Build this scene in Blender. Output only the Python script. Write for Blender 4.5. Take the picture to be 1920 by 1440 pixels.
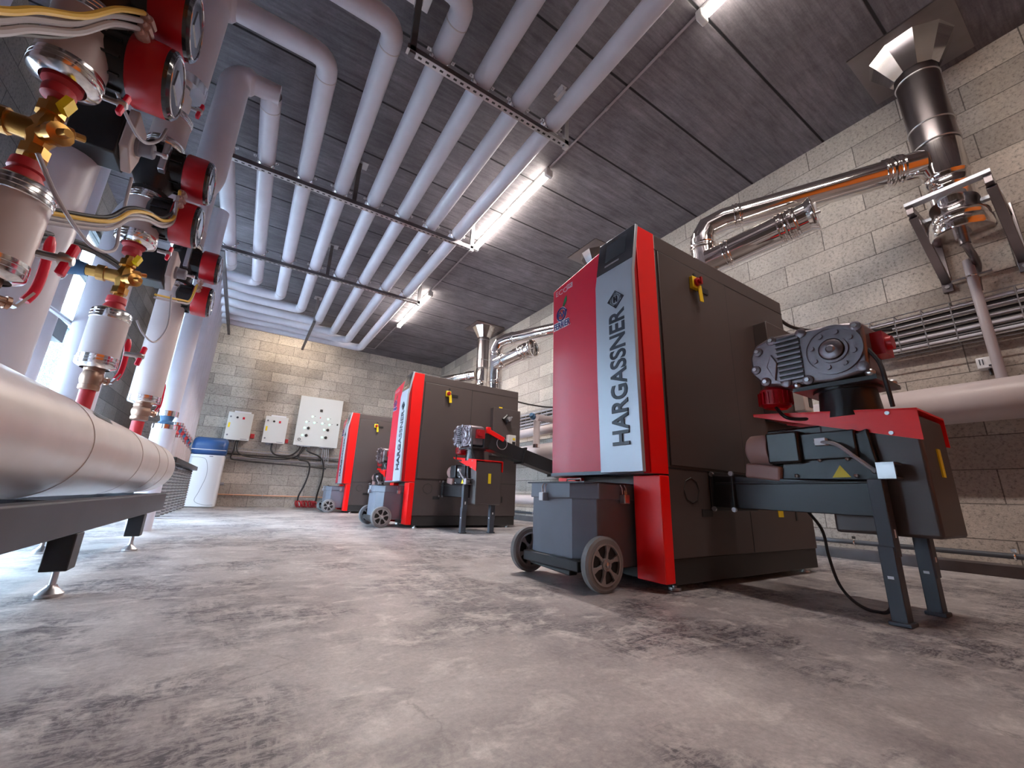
import bpy, math, random
from mathutils import Vector, Matrix
random.seed(4)
for o in list(bpy.data.objects): bpy.data.objects.remove(o)
S = bpy.context.scene
COL = S.collection
PI = math.pi
V = Vector

# ------------------------------------------------------------------ camera
def cam_axes(yaw, pitch, roll):
    F = V((math.sin(yaw)*math.cos(pitch), math.cos(yaw)*math.cos(pitch), math.sin(pitch)))
    Rt = V((math.cos(yaw), -math.sin(yaw), 0)); U = Rt.cross(F)
    return (Rt*math.cos(roll)+U*math.sin(roll), U*math.cos(roll)-Rt*math.sin(roll), F)
r_, u_, f_ = cam_axes(0.5622765631, 0.26863635, 0.03516238)
cd = bpy.data.cameras.new('camera'); cam = bpy.data.objects.new('camera', cd); COL.objects.link(cam)
M = Matrix((( r_.x, u_.x, -f_.x, 0), (r_.y, u_.y, -f_.y, 0), (r_.z, u_.z, -f_.z, 0), (0, 0, 0, 1)))
cam.matrix_world = Matrix.Translation((0, 0, .4)) @ M
cd.sensor_width = 36; cd.sensor_fit = 'HORIZONTAL'; cd.lens = 766.9965/1920*36
cd.clip_start = .02; cd.clip_end = 200
S.camera = cam
# ------------------------------------------------------------------ world, light, exposure
S.view_settings.view_transform = 'Standard'; S.view_settings.look = 'None'
S.view_settings.gamma = 1; S.view_settings.use_curve_mapping = False
S.view_settings.exposure = 1.2
W = bpy.data.worlds.new('world'); S.world = W; W.use_nodes = True
bg = W.node_tree.nodes['Background']; bg.inputs[0].default_value = (.58, .80, 1, 1); bg.inputs[1].default_value = 15
LX, LZ = 2.26, 3.86
def area(name, loc, rot, sx, sy, power, color):
    d = bpy.data.lights.new(name, 'AREA'); d.shape = 'RECTANGLE'; d.size = sx; d.size_y = sy
    d.energy = power; d.color = color
    o = bpy.data.objects.new(name, d); o.location = loc; o.rotation_euler = rot; COL.objects.link(o); return o
# daylight that comes in through the two openings of the left wall (portals of the sky)
for nm, y0, y1, z0, z1 in (('portal', 2.0, 5.0, .05, 1.35), ('portal', 6.2, 7.9, .05, 3.45)):
    p = area(nm, (-2.02, (y0+y1)/2, (z0+z1)/2), (0, -PI/2, 0), z1-z0, y1-y0, 1, (1, 1, 1))
    p.data.cycles.is_portal = True
TUBE_POWER = (18, 44, 52)

# ------------------------------------------------------------------ materials
def nt(name):
    m = bpy.data.materials.new(name); m.use_nodes = True; n = m.node_tree
    return m, n, n.nodes['Principled BSDF']
def mat(name, col, rough=.5, metal=0, emit=None, es=0, bump=0, scale=60, var=0, coat=0, aniso=0):
    m, n, b = nt(name)
    b.inputs['Base Color'].default_value = (*col, 1); b.inputs['Roughness'].default_value = rough
    b.inputs['Metallic'].default_value = metal
    if coat: b.inputs['Coat Weight'].default_value = coat; b.inputs['Coat Roughness'].default_value = .12
    if emit: b.inputs['Emission Color'].default_value = (*emit, 1); b.inputs['Emission Strength'].default_value = es
    if bump or var:
        tc = n.nodes.new('ShaderNodeTexCoord'); nz = n.nodes.new('ShaderNodeTexNoise')
        nz.inputs['Scale'].default_value = scale; nz.inputs['Detail'].default_value = 6
        n.links.new(tc.outputs['Object'], nz.inputs['Vector'])
        if bump:
            bp = n.nodes.new('ShaderNodeBump'); bp.inputs['Strength'].default_value = bump; bp.inputs['Distance'].default_value = .004
            n.links.new(nz.outputs[0], bp.inputs['Height']); n.links.new(bp.outputs[0], b.inputs['Normal'])
        if var:
            nz2 = n.nodes.new('ShaderNodeTexNoise'); nz2.inputs['Scale'].default_value = 5; nz2.inputs['Detail'].default_value = 5
            n.links.new(tc.outputs['Object'], nz2.inputs['Vector'])
            cr = n.nodes.new('ShaderNodeValToRGB')
            cr.color_ramp.elements[0].position = .3; cr.color_ramp.elements[1].position = .7
            cr.color_ramp.elements[0].color = (*[c*(1-var) for c in col], 1); cr.color_ramp.elements[1].color = (*[min(1, c*(1+var)) for c in col], 1)
            n.links.new(nz2.outputs[0], cr.inputs[0]); n.links.new(cr.outputs[0], b.inputs['Base Color'])
    return m

class G:   # small node-graph helper
    def __init__(s, n): s.n = n
    def N(s, t, **k):
        x = s.n.nodes.new(t)
        for a, v in k.items():
            setattr(x, a, v)
        return x
    def L(s, a, b): s.n.links.new(a, b)
    def math(s, op, a, b=None):
        x = s.N('ShaderNodeMath', operation=op)
        for i, v in enumerate((a, b)):
            if v is None: continue
            if isinstance(v, (int, float)): x.inputs[i].default_value = v
            else: s.L(v, x.inputs[i])
        return x.outputs[0]
    def noise(s, vec, scale, detail=6, rough=.6, dist=0):
        x = s.N('ShaderNodeTexNoise'); x.inputs['Scale'].default_value = scale; x.inputs['Detail'].default_value = detail
        x.inputs['Roughness'].default_value = rough; x.inputs['Distortion'].default_value = dist
        s.L(vec, x.inputs['Vector']); return x.outputs[0]
    def ramp(s, fac, stops):
        x = s.N('ShaderNodeValToRGB'); e = x.color_ramp.elements
        while len(e) < len(stops): e.new(.5)
        for i, (p, c) in enumerate(stops):
            e[i].position = p; e[i].color = (*c, 1) if isinstance(c, tuple) else (c, c, c, 1)
        s.L(fac, x.inputs[0]); return x.outputs[0]
    def mix(s, mode, fac, a, b):
        x = s.N('ShaderNodeMix', data_type='RGBA', blend_type=mode)
        for i, v in ((0, fac), (6, a), (7, b)):
            if isinstance(v, (int, float)): x.inputs[i].default_value = v if i == 0 else (v, v, v, 1)
            elif isinstance(v, tuple): x.inputs[i].default_value = (*v, 1)
            else: s.L(v, x.inputs[i])
        return x.outputs[2]
    def mapv(s, vec, sc=(1, 1, 1), rot=(0, 0, 0), loc=(0, 0, 0)):
        x = s.N('ShaderNodeMapping'); x.inputs['Scale'].default_value = sc; x.inputs['Rotation'].default_value = rot
        x.inputs['Location'].default_value = loc; s.L(vec, x.inputs['Vector']); return x.outputs[0]

def floor_mat():
    m, n, b = nt('power_floated_concrete'); g = G(n)
    P = g.N('ShaderNodeNewGeometry').outputs['Position']
    base = g.ramp(g.noise(P, 1.1, 8, .65, .4), [(.36, (.30, .268, .275)), (.5, (.42, .385, .385)), (.64, (.56, .52, .515))])
    # dark worn trowel stains gathered in clouds, made of short directional smears
    smear = g.noise(g.mapv(P, (5, 22, 1), (0, 0, .9)), 1, 8, .75, .8)
    smear2 = g.noise(g.mapv(P, (16, 5, 1), (0, 0, .3)), 1, 8, .75, 1.2)
    cloud = g.ramp(g.noise(P, 1.7, 4, .6, .3), [(.45, 0.0), (.56, 1.0)])
    sm = g.ramp(g.math('MULTIPLY', smear, smear2), [(.20, 0.0), (.26, 1.0)])
    fs = g.ramp(g.noise(g.mapv(P, (22, 50, 1), (0, 0, .7)), 1, 6, .8, 1.5), [(.44, .25), (.54, 1.0)])
    sm = g.math('MULTIPLY', sm, fs)
    k = g.math('MULTIPLY', cloud, sm)
    c = g.mix('MIX', g.math('MULTIPLY', k, .9), base, (.07, .062, .08))
    light = g.ramp(g.noise(g.mapv(P, (7, 9, 1), (0, 0, .5)), 1, 8, .7, .5), [(.52, 0.0), (.66, 1.0)])
    c = g.mix('MIX', g.math('MULTIPLY', light, .8), c, (.66, .62, .60))
    fine = g.ramp(g.noise(P, 70, 6, .8), [(.3, .72), (.7, 1.16)])
    c = g.mix('MULTIPLY', 1.0, c, fine)
    # hairline cracks
    ck = g.N('ShaderNodeTexVoronoi', feature='DISTANCE_TO_EDGE'); ck.inputs['Scale'].default_value = .62
    nw = g.N('ShaderNodeTexNoise'); nw.inputs['Scale'].default_value = 3.5; nw.inputs['Detail'].default_value = 8; nw.inputs['Roughness'].default_value = .7; g.L(P, nw.inputs['Vector'])
    wob = g.mix('LINEAR_LIGHT', .10, P, nw.outputs[1]); g.L(wob, ck.inputs['Vector'])
    crack = g.math('MULTIPLY', g.ramp(ck.outputs['Distance'], [(0.0, 1.0), (.0016, 0.0)]), g.ramp(g.noise(P, 1.3, 3), [(.5, 0.0), (.6, 1.0)]))
    c = g.mix('MIX', g.math('MULTIPLY', crack, .6), c, (.12, .10, .10))
    g.L(c, b.inputs['Base Color'])
    g.L(g.ramp(g.noise(P, 6, 6, .7), [(.3, .34), (.7, .62)]), b.inputs['Roughness'])
    bp = g.N('ShaderNodeBump'); bp.inputs['Strength'].default_value = .25; bp.inputs['Distance'].default_value = .004
    g.L(g.noise(P, 35, 6, .7), bp.inputs['Height']); g.L(bp.outputs[0], b.inputs['Normal'])
    return m

def ceiling_mat():
    m, n, b = nt('precast_ceiling_slabs'); g = G(n)
    P = g.N('ShaderNodeNewGeometry').outputs['Position']
    streak = g.ramp(g.noise(g.mapv(P, (2.5, 26, 1)), 1, 7, .7, .5), [(.3, (.105, .095, .108)), (.72, (.235, .215, .238))])
    pat = g.ramp(g.noise(P, 1.5, 6, .65, .5), [(.35, .72), (.7, 1.25)])
    c = g.mix('MULTIPLY', 1.0, streak, pat)
    scr = g.ramp(g.noise(g.mapv(P, (6, 9, 1), (0, 0, .6)), 1, 8, .8, 1), [(.60, 0.0), (.75, 1.0)])
    c = g.mix('MIX', g.math('MULTIPLY', scr, .35), c, (.24, .225, .26))
    c = g.mix('MULTIPLY', 1.0, c, g.ramp(g.noise(P, 60, 4, .7), [(.3, .85), (.7, 1.1)]))
    sx = g.N('ShaderNodeSeparateXYZ'); g.L(P, sx.inputs[0])
    # slab joints every 0.695 m, running across the room
    q = g.math('FRACT', g.math('DIVIDE', g.math('ADD', sx.outputs[1], 60*.695-1.155), .695))
    d = g.math('MINIMUM', q, g.math('SUBTRACT', 1.0, q))
    line = g.ramp(d, [(.011, 0.0), (.017, 1.0)])
    c = g.mix('MIX', line, (.008, .007, .01), c)
    g.L(c, b.inputs['Base Color']); b.inputs['Roughness'].default_value = .8
    bp = g.N('ShaderNodeBump'); bp.inputs['Strength'].default_value = .6; bp.inputs['Distance'].default_value = .01
    g.L(g.math('ADD', g.math('MULTIPLY', line, 1.0), g.math('MULTIPLY', g.noise(P, 40, 5, .7), .25)), bp.inputs['Height'])
    g.L(bp.outputs[0], b.inputs['Normal'])
    return m

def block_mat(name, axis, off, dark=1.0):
    m, n, b = nt(name); g = G(n)
    P = g.N('ShaderNodeNewGeometry').outputs['Position']
    sx = g.N('ShaderNodeSeparateXYZ'); g.L(P, sx.inputs[0]); cx = g.N('ShaderNodeCombineXYZ')
    g.L(sx.outputs[axis], cx.inputs[0]); g.L(sx.outputs[2], cx.inputs[1])
    v = g.mapv(cx.outputs[0], loc=(off, .0, 0))
    br = g.N('ShaderNodeTexBrick'); br.offset = .5; br.offset_frequency = 2
    g.L(v, br.inputs['Vector'])
    br.inputs['Color1'].default_value = (.35, .305, .275, 1); br.inputs['Color2'].default_value = (.55, .485, .43, 1)
    br.inputs['Mortar'].default_value = (.15, .13, .12, 1)
    br.inputs['Scale'].default_value = 1; br.inputs['Brick Width'].default_value = .705; br.inputs['Row Height'].default_value = .231
    br.inputs['Mortar Size'].default_value = .0035; br.inputs['Mortar Smooth'].default_value = .1; br.inputs['Bias'].default_value = 0
    c = g.mix('MULTIPLY', 1.0, br.outputs[0], g.ramp(g.noise(P, 2.6, 6, .7), [(.3, .86), (.7, 1.14)]))
    c = g.mix('MULTIPLY', 1.0, c, g.ramp(g.noise(P, 45, 6, .75), [(.34, .45), (.47, .95), (.7, 1.15)]))
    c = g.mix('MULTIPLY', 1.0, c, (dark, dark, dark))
    g.L(c, b.inputs['Base Color']); b.inputs['Roughness'].default_value = .92
    bp = g.N('ShaderNodeBump'); bp.inputs['Strength'].default_value = .8; bp.inputs['Distance'].default_value = .008
    h = g.math('ADD', g.math('MULTIPLY', br.outputs[1], -1.2), g.noise(P, 60, 6, .8)); g.L(h, bp.inputs['Height']); g.L(bp.outputs[0], b.inputs['Normal'])
    return m

def pebble_mat():
    m, n, b = nt('rubble_stone'); g = G(n)
    P = g.N('ShaderNodeNewGeometry').outputs['Position']
    vo = g.N('ShaderNodeTexVoronoi', feature='DISTANCE_TO_EDGE'); vo.inputs['Scale'].default_value = 13; g.L(P, vo.inputs['Vector'])
    vc = g.N('ShaderNodeTexVoronoi'); vc.inputs['Scale'].default_value = 13; g.L(P, vc.inputs['Vector'])
    s = g.N('ShaderNodeSeparateColor'); g.L(vc.outputs['Color'], s.inputs[0])
    c = g.mix('MULTIPLY', 1.0, g.ramp(s.outputs[0], [(0, .03), (1, .13)]), g.ramp(vo.outputs['Distance'], [(.05, .10), (.16, 1.0)]))
    g.L(c, b.inputs['Base Color']); b.inputs['Roughness'].default_value = .9
    return m

def wear_red(name, col):
    return mat(name, col, .38, 0, coat=.12)

MT = dict(
 pvc=mat('grey_pvc_jacket', (.59, .575, .65), .36, var=.05, bump=.05, scale=12),
 pvc_light=mat('pale_pvc_jacket', (.52, .45, .455), .4, var=.05),
 foil=mat('dull_foil_jacket', (.66, .60, .585), .34, .35, var=.06, bump=.1, scale=5),
 alu=mat('aluminium_band', (.82, .80, .80), .16, 1),
 chrome=mat('stainless_flue', (.80, .77, .75), .09, 1),
 steel=mat('galvanised_steel', (.55, .54, .56), .35, 1, var=.15),
 steel_dark=mat('dark_galvanised_rail', (.16, .15, .16), .45, .7, var=.2),
 stack=mat('brushed_chimney_steel', (.26, .23, .24), .28, 1, var=.1),
 red=wear_red('signal_red_paint', (1.0, .001, .001)),
 red_door=wear_red('ruby_red_door', (.66, .0, .03)),
 red_dark=wear_red('dark_red_paint_and_shade', (.42, .002, .008)),
 red_primer=mat('red_primer', (.45, .02, .03), .5),
 body=mat('anthracite_sheet', (.088, .070, .068), .42, .2, bump=.04, scale=150),
 plinth=mat('black_plinth', (.028, .026, .026), .5),
 black=mat('black_plastic', (.015, .015, .017), .38),
 blackm=mat('black_coated_steel', (.020, .020, .023), .38, .2),
 slate=mat('slate_blue_steel', (.055, .060, .075), .5, .1, var=.1),
 ash=mat('ash_box_paint', (.17, .18, .225), .45, .1, var=.08),
 silver=mat('silver_panel', (.50, .53, .60), .38, .35),
 rubber=mat('grey_rubber_tyre', (.22, .22, .23), .75, var=.2),
 hub=mat('grey_plastic_hub', (.30, .28, .285), .45),
 cast=mat('cast_aluminium', (.24, .21, .23), .42, .8, var=.15, bump=.2),
 brass=mat('brass', (.50, .27, .08), .3, 1, var=.2),
 bronze=mat('bronze', (.38, .25, .19), .42, .9, var=.2),
 copper=mat('copper', (.75, .42, .28), .3, 1),
 beige=mat('beige_plastic', (.55, .45, .42), .5),
 knob=mat('grey_knob', (.22, .22, .26), .5),
 white=mat('white_plastic', (.72, .72, .76), .35),
 panelw=mat('light_grey_cabinet', (.66, .655, .64), .45),
 blue=mat('blue_lid', (.03, .09, .26), .35),
 blue_foam=mat('blue_foam', (.05, .13, .25), .6),
 yellow=mat('yellow_label', (.85, .62, .01), .5),
 gold=mat('yellow_cable', (.62, .38, .05), .5),
 grey_cable=mat('grey_cable', (.34, .31, .33), .5),
 black_cable=mat('black_cable', (.02, .018, .02), .5),
 pink=mat('pink_end_cap', (.42, .26, .24), .5),
 glass=mat('dark_screen', (.02, .022, .026), .12, coat=.6),
 screen=mat('screen_area', (.05, .055, .06), .15),
 dark_letter=mat('dark_lettering', (.035, .04, .06), .35),
 pale_letter=mat('pale_lettering', (.62, .45, .50), .4),
 navy=mat('navy_ink', (.02, .02, .16), .4), white_ink=mat('white_ink', (.8, .78, .82), .4),
 green=mat('green_ink', (.02, .16, .05), .4), orange=mat('orange_paint', (.95, .22, .01), .45),
 led_green=mat('green_lamp', (.2, .9, .5), .3, emit=(.3, 1, .65), es=1.2),
 tube=mat('lit_diffuser', (1, 1, 1), .5, emit=(1, .92, .80), es=15),
 tube_soft=mat('dim_lit_diffuser', (1, 1, 1), .5, emit=(1, .86, .68), es=6),
 lamp_white=mat('lamp_housing', (.6, .6, .6), .4),
 mesh_w=mat('zinc_wire', (.42, .42, .45), .3, .9),
 ceilwire=mat('grey_conduit', (.34, .30, .32), .5),
 frame=mat('dark_window_frame', (.05, .055, .06), .5, .3),
 asphalt=mat('outside_gravel', (.45, .47, .5), .9, var=.2), pebble=pebble_mat(),
 cyan=mat('pale_blue_fascia', (.02, .055, .07), .6),
 white_f=mat('white_sheet_metal', (.75, .78, .8), .5),
 ribs=mat('grey_corrugated_hose', (.20, .20, .215), .5),
)
M_floor = floor_mat(); M_ceil = ceiling_mat()
M_wr = block_mat('block_wall_right', 1, -.255+.705*3); M_wb = block_mat('block_wall_back', 0, .19+.705*2)
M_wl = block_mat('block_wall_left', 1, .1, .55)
# glass pane
mg, ng, bgl = nt('clear_glass'); bgl.inputs['Transmission Weight'].default_value = 1; bgl.inputs['Roughness'].default_value = 0; bgl.inputs['IOR'].default_value = 1.0

# ------------------------------------------------------------------ mesh builder
ORG = {}
class MB:
    def __init__(s): s.v = []; s.f = []; s.m = []; s.mi = 0
    def mat(s, i): s.mi = i; return s
    def add(s, vs, fs):
        b = len(s.v); s.v += [V(p) for p in vs]
        for f in fs: s.f.append([b+i for i in f]); s.m.append(s.mi)
        return s
    def box(s, lo, hi, R=None, piv=None):
        x0, y0, z0 = lo; x1, y1, z1 = hi
        vs = [V(p) for p in ((x0,y0,z0),(x1,y0,z0),(x1,y1,z0),(x0,y1,z0),(x0,y0,z1),(x1,y0,z1),(x1,y1,z1),(x0,y1,z1))]
        if R is not None:
            c = V(piv) if piv is not None else (V(lo)+V(hi))/2
            vs = [c+R@(p-c) for p in vs]
        return s.add(vs, [(0,3,2,1),(4,5,6,7),(0,1,5,4),(1,2,6,5),(2,3,7,6),(3,0,4,7)])
    def hexa(s, a, b):   # two quads (4 pts each) joined
        return s.add(list(a)+list(b), [(3,2,1,0),(4,5,6,7),(0,1,5,4),(1,2,6,5),(2,3,7,6),(3,0,4,7)])
    def prism(s, pts, vec):
        n = len(pts); a = [V(p) for p in pts]; b = [p+V(vec) for p in a]
        return s.add(a+b, [tuple(range(n))[::-1], tuple(range(n, 2*n))]+[(i, (i+1) % n, n+(i+1) % n, n+i) for i in range(n)])
    def beam(s, p0, p1, w, h, up=(0, 0, 1)):
        p0 = V(p0); p1 = V(p1); d = (p1-p0).normalized(); up = V(up)
        if abs(d.dot(up)) > .98: up = V((0, 1, 0))
        a = d.cross(up).normalized()*w/2; b = a.cross(d).normalized()*h/2
        q = lambda p: [p-a-b, p+a-b, p+a+b, p-a+b]
        return s.hexa(q(p0), q(p1))
    def rings(s, cen, axes, rad, cap=True, n=24):
        # cen list of centres, axes list of (u,v), rad list
        vs = []; fs = []
        for c, (u, w), r in zip(cen, axes, rad):
            for k in range(n):
                a = 2*PI*k/n; vs.append(c+u*(math.cos(a)*r)+w*(math.sin(a)*r))
        m = len(cen)
        for i in range(m-1):
            for k in range(n):
                k2 = (k+1) % n; fs.append((i*n+k, i*n+k2, (i+1)*n+k2, (i+1)*n+k))
        if cap:
            fs.append(tuple(range(n))[::-1]); fs.append(tuple(range((m-1)*n, m*n)))
        return s.add(vs, fs)
    @staticmethod
    def basis(d):
        d = d.normalized(); t = V((0, 0, 1)) if abs(d.z) < .9 else V((1, 0, 0))
        u = d.cross(t).normalized(); return u, d.cross(u).normalized()
    def cyl(s, p0, p1, r0, r1=None, n=24, cap=True):
        p0 = V(p0); p1 = V(p1); r1 = r0 if r1 is None else r1; b = s.basis(p1-p0)
        return s.rings([p0, p1], [b, b], [r0, r1], cap, n)
    def lathe(s, p0, axis, prof, n=28, cap=True):
        p0 = V(p0); a = V(axis).normalized(); b = s.basis(a)
        return s.rings([p0+a*t for t, r in prof], [b]*len(prof), [max(r, 1e-4) for t, r in prof], cap, n)
    def tube(s, pts, r, n=14, cap=True):
        pts = [V(p) for p in pts]; T = []
        for i in range(len(pts)):
            a = pts[max(i-1, 0)]; b = pts[min(i+1, len(pts)-1)]; T.append((b-a).normalized())
        u, w = s.basis(T[0]); ax = [(u, w)]
        for i in range(1, len(pts)):
            q = T[i-1].rotation_difference(T[i]); u = q@ax[-1][0]; u = (u-T[i]*u.dot(T[i])).normalized(); ax.append((u, T[i].cross(u)))
        rr = r if isinstance(r, (list, tuple)) else [r]*len(pts)
        return s.rings(pts, ax, rr, cap, n)
    def torus(s, c, axis, R, r, n=28, m=8):
        c = V(c); u, w = s.basis(V(axis)); a = V(axis).normalized(); vs = []; fs = []
        for i in range(n):
            t = 2*PI*i/n; d = u*math.cos(t)+w*math.sin(t)
            for j in range(m):
                p = 2*PI*j/m; vs.append(c+d*(R+r*math.cos(p))+a*(r*math.sin(p)))
        for i in range(n):
            for j in range(m):
                fs.append((i*m+j, ((i+1) % n)*m+j, ((i+1) % n)*m+(j+1) % m, i*m+(j+1) % m))
        return s.add(vs, fs)
    def ball(s, c, r, n=12, sc=(1, 1, 1)):
        prof = [(-math.cos(PI*i/8)*r, math.sin(PI*i/8)*r) for i in range(9)]
        b = len(s.v); s.lathe((0, 0, 0), (0, 0, 1), prof, n)
        for i in range(b, len(s.v)):
            p = s.v[i]; s.v[i] = V((p.x*sc[0], p.y*sc[1], p.z*sc[2]))+V(c)
        return s
    def build(s, name, mats, parent=None, bevel=0, loc=None, ang=35, **tags):
        org = ORG[parent.name] if parent is not None else (V(loc) if loc is not None else V((0, 0, 0)))
        me = bpy.data.meshes.new(name)
        me.from_pydata([tuple(p-org) for p in s.v], [], s.f)
        for m in (mats if isinstance(mats, (list, tuple)) else [mats]): me.materials.append(m)
        me.polygons.foreach_set('material_index', s.m)
        me.polygons.foreach_set('use_smooth', [True]*len(s.f)); me.update()
        import bmesh
        bm = bmesh.new(); bm.from_mesh(me); bmesh.ops.recalc_face_normals(bm, faces=bm.faces); bm.to_mesh(me); bm.free()
        me.set_sharp_from_angle(angle=math.radians(ang))
        o = bpy.data.objects.new(name, me); COL.objects.link(o)
        if parent is not None: o.parent = parent
        else: o.location = org
        ORG[o.name] = org
        if bevel:
            bv = o.modifiers.new('bevel', 'BEVEL'); bv.width = bevel; bv.segments = 2; bv.limit_method = 'ANGLE'; bv.angle_limit = math.radians(40)
            bv.harden_normals = False
        for k, v in tags.items(): o[k] = v
        return o

def split(m, name, mats, parent, **kw):
    """one object per separate piece of the builder"""
    par = list(range(len(m.v)))
    def find(i):
        while par[i] != i: par[i] = par[par[i]]; i = par[i]
        return i
    for f in m.f:
        for i in f[1:]: par[find(i)] = find(f[0])
    grp = {}
    for k, f in enumerate(m.f): grp.setdefault(find(f[0]), []).append(k)
    box = []
    for fs in grp.values():
        vs = [m.v[i] for k in fs for i in m.f[k]]
        box.append([fs, [min(v[a] for v in vs)-.002 for a in range(3)], [max(v[a] for v in vs)+.002 for a in range(3)]])
    again = True
    while again:
        again = False
        for i in range(len(box)):
            for j in range(i+1, len(box)):
                A, B = box[i], box[j]
                if all(A[1][a] <= B[2][a] and B[1][a] <= A[2][a] for a in range(3)):
                    box[i] = [A[0]+B[0], [min(A[1][a], B[1][a]) for a in range(3)], [max(A[2][a], B[2][a]) for a in range(3)]]
                    box.pop(j); again = True; break
            if again: break
    out = []
    for fs, _, _ in box:
        q = MB(); ids = {}
        for k in sorted(fs):
            for i in m.f[k]:
                if i not in ids: ids[i] = len(q.v); q.v.append(m.v[i])
            q.f.append([ids[i] for i in m.f[k]]); q.m.append(m.m[k])
        out.append(q.build(name, mats, parent, **kw))
    return out
def fillet(pts, R, seg=7):
    pts = [V(p) for p in pts]; out = [pts[0]]
    for i in range(1, len(pts)-1):
        a, b, c = pts[i-1], pts[i], pts[i+1]; d0 = (a-b); d1 = (c-b)
        rr = min(R, d0.length*.48, d1.length*.48)
        p0 = b+d0.normalized()*rr; p1 = b+d1.normalized()*rr
        for k in range(seg+1):
            t = k/seg; out.append(p0*(1-t)**2+b*2*t*(1-t)+p1*t*t)
    out.append(pts[-1]); return out
def smooth(pts, n=8):
    pts = [V(p) for p in pts]; P = [pts[0]]+pts+[pts[-1]]; out = []
    for i in range(1, len(P)-2):
        for k in range(n):
            t = k/n; a, b, c, d = P[i-1], P[i], P[i+1], P[i+2]
            out.append(.5*((2*b)+(c-a)*t+(2*a-5*b+4*c-d)*t*t+(-a+3*b-3*c+d)*t**3))
    out.append(pts[-1]); return out
def thing(name, label, cat, loc=(0, 0, 0), group=None):
    o = bpy.data.objects.new(name, None); o.empty_display_size = .1; o.location = loc; COL.objects.link(o); ORG[o.name] = V(loc)
    o['label'] = label; o['category'] = cat
    if group: o['group'] = group
    return o
def tag(o, label, cat, group=None):
    o['label'] = label; o['category'] = cat
    if group: o['group'] = group
    return o
def st(o): o['kind'] = 'structure'; return o
def dup(o, off, label=None, parent=None):
    c = o.copy(); COL.objects.link(c); ORG[c.name] = ORG[o.name]+V(off)
    if parent is None:
        c.location = V(o.location)+V(off)
        if label: c['label'] = label
    else: c.parent = parent
    for ch in [x for x in o.children]: dup(ch, off, None, c)
    return c
def text(name, body, size, origin, xdir, ydir, material, parent, bold=0, depth=.0015, squeeze=1, fit=None):
    cu = bpy.data.curves.new(name, 'FONT'); cu.body = body; cu.size = size; cu.offset = bold; cu.extrude = depth; cu.resolution_u = 4
    t = bpy.data.objects.new(name, cu); COL.objects.link(t)
    dg = bpy.context.evaluated_depsgraph_get(); me = bpy.data.meshes.new_from_object(t.evaluated_get(dg))
    bpy.data.objects.remove(t)
    X = V(xdir); Y = V(ydir); Z = X.cross(Y); o0 = V(origin)-ORG[parent.name]
    if fit:
        xs = [v.co.x for v in me.vertices]; squeeze = fit/(max(xs)-min(xs)); x0 = min(xs)
    else: x0 = 0
    for v in me.vertices:
        c = v.co.copy(); v.co = o0+X*((c.x-x0)*squeeze)+Y*c.y+Z*c.z
    me.materials.clear(); me.materials.append(material)
    o = bpy.data.objects.new(name, me); COL.objects.link(o); o.parent = parent; ORG[o.name] = ORG[parent.name]
    return o

# ------------------------------------------------------------------ the room
XW, YB, ZC, XL, YF = 4.31, 10.70, 3.925, -2.0, -2.6
st(MB().box((XL-6, YF-.2, -.2), (XW+.2, YB+.2, 0)).build('floor', M_floor))
st(MB().box((XL-.2, YF-.2, ZC), (XW+.2, YB+.2, ZC+.25)).build('ceiling', M_ceil))
st(MB().box((XW, YF-.2, 0), (XW+.2, YB+.2, ZC)).build('wall_right', M_wr))
st(MB().box((XL-.2, YB, 0), (XW, YB+.2, ZC)).build('wall_back', M_wb))
st(MB().box((XL-.2, YF-.2, 0), (XW, YF, ZC)).build('wall_front', M_wb))
b = MB()
for y0, y1, z0, z1 in ((YF, 2.0, 0, ZC), (5.0, 6.2, 0, ZC), (7.9, YB, 0, ZC), (2.0, 5.0, 1.35, ZC), (6.2, 7.9, 3.45, ZC)):
    b.box((XL-.2, y0, z0), (XL, y1, z1))
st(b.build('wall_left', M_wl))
# pale skirting strip and dark foot of the right wall
st(MB().box((XW-.012, YF, 0), (XW, YB, .085)).build('baseboard_right', mat('bitumen_foot', (.14, .12, .12), .8, var=.2)))
# the two glazed openings of the left wall
def opening(n, y0, y1, z1, bars):
    fr = MB()
    t = .05
    fr.box((XL-.14, y0, 0), (XL-.06, y0+t, z1)).box((XL-.14, y1-t, 0), (XL-.06, y1, z1)).box((XL-.14, y0, z1-t), (XL-.06, y1, z1)).box((XL-.14, y0, 0), (XL-.06, y1, .05))
    for z in bars: fr.box((XL-.14, y0, z-.03), (XL-.06, y1, z+.03))
    for k in range(1, 3 if y1-y0 > 2 else 1): 
        yy = y0+(y1-y0)*k/3; fr.box((XL-.14, yy-.03, 0), (XL-.06, yy+.03, z1))
    o = st(fr.build('window_%d' % n, MT['frame']))
    MB().box((XL-.105, y0+t, .05), (XL-.099, y1-t, z1-t)).build('pane', mg, o)
opening(1, 6.2, 7.9, 3.45, (2.9,))
opening(2, 2.0, 5.0, 1.35, ())
# outside: rubble wall with a pale blue band on top, seen through the far opening
st(MB().box((-9.5, -4, -.25), (XL-.2, 34, -.02)).build('ground_outside', MT['asphalt']))
tag(MB().box((-5.3, 11, -.02), (-5.0, 24, 4.65)).build('rubble_wall', MT['pebble'], loc=(-5.1, 18, 0)), 'white rubble stone wall outside the glazed opening', 'wall')
tag(MB().box((-5.34, 11, 4.65), (-4.96, 24, 4.94)).build('wall_coping', MT['cyan'], loc=(-5.1, 18, 4.65)), 'pale blue band capping the rubble wall outside', 'coping')
# orange sectional door behind the photographer (seen only as the orange glow in the chrome flues)
d = MB()
for k in range(6): d.box((-.6, YF, .02+k*.5), (4.0, YF+.05, .5+k*.5))
st(d.build('door_1', MT['orange'], bevel=.01))

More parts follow.
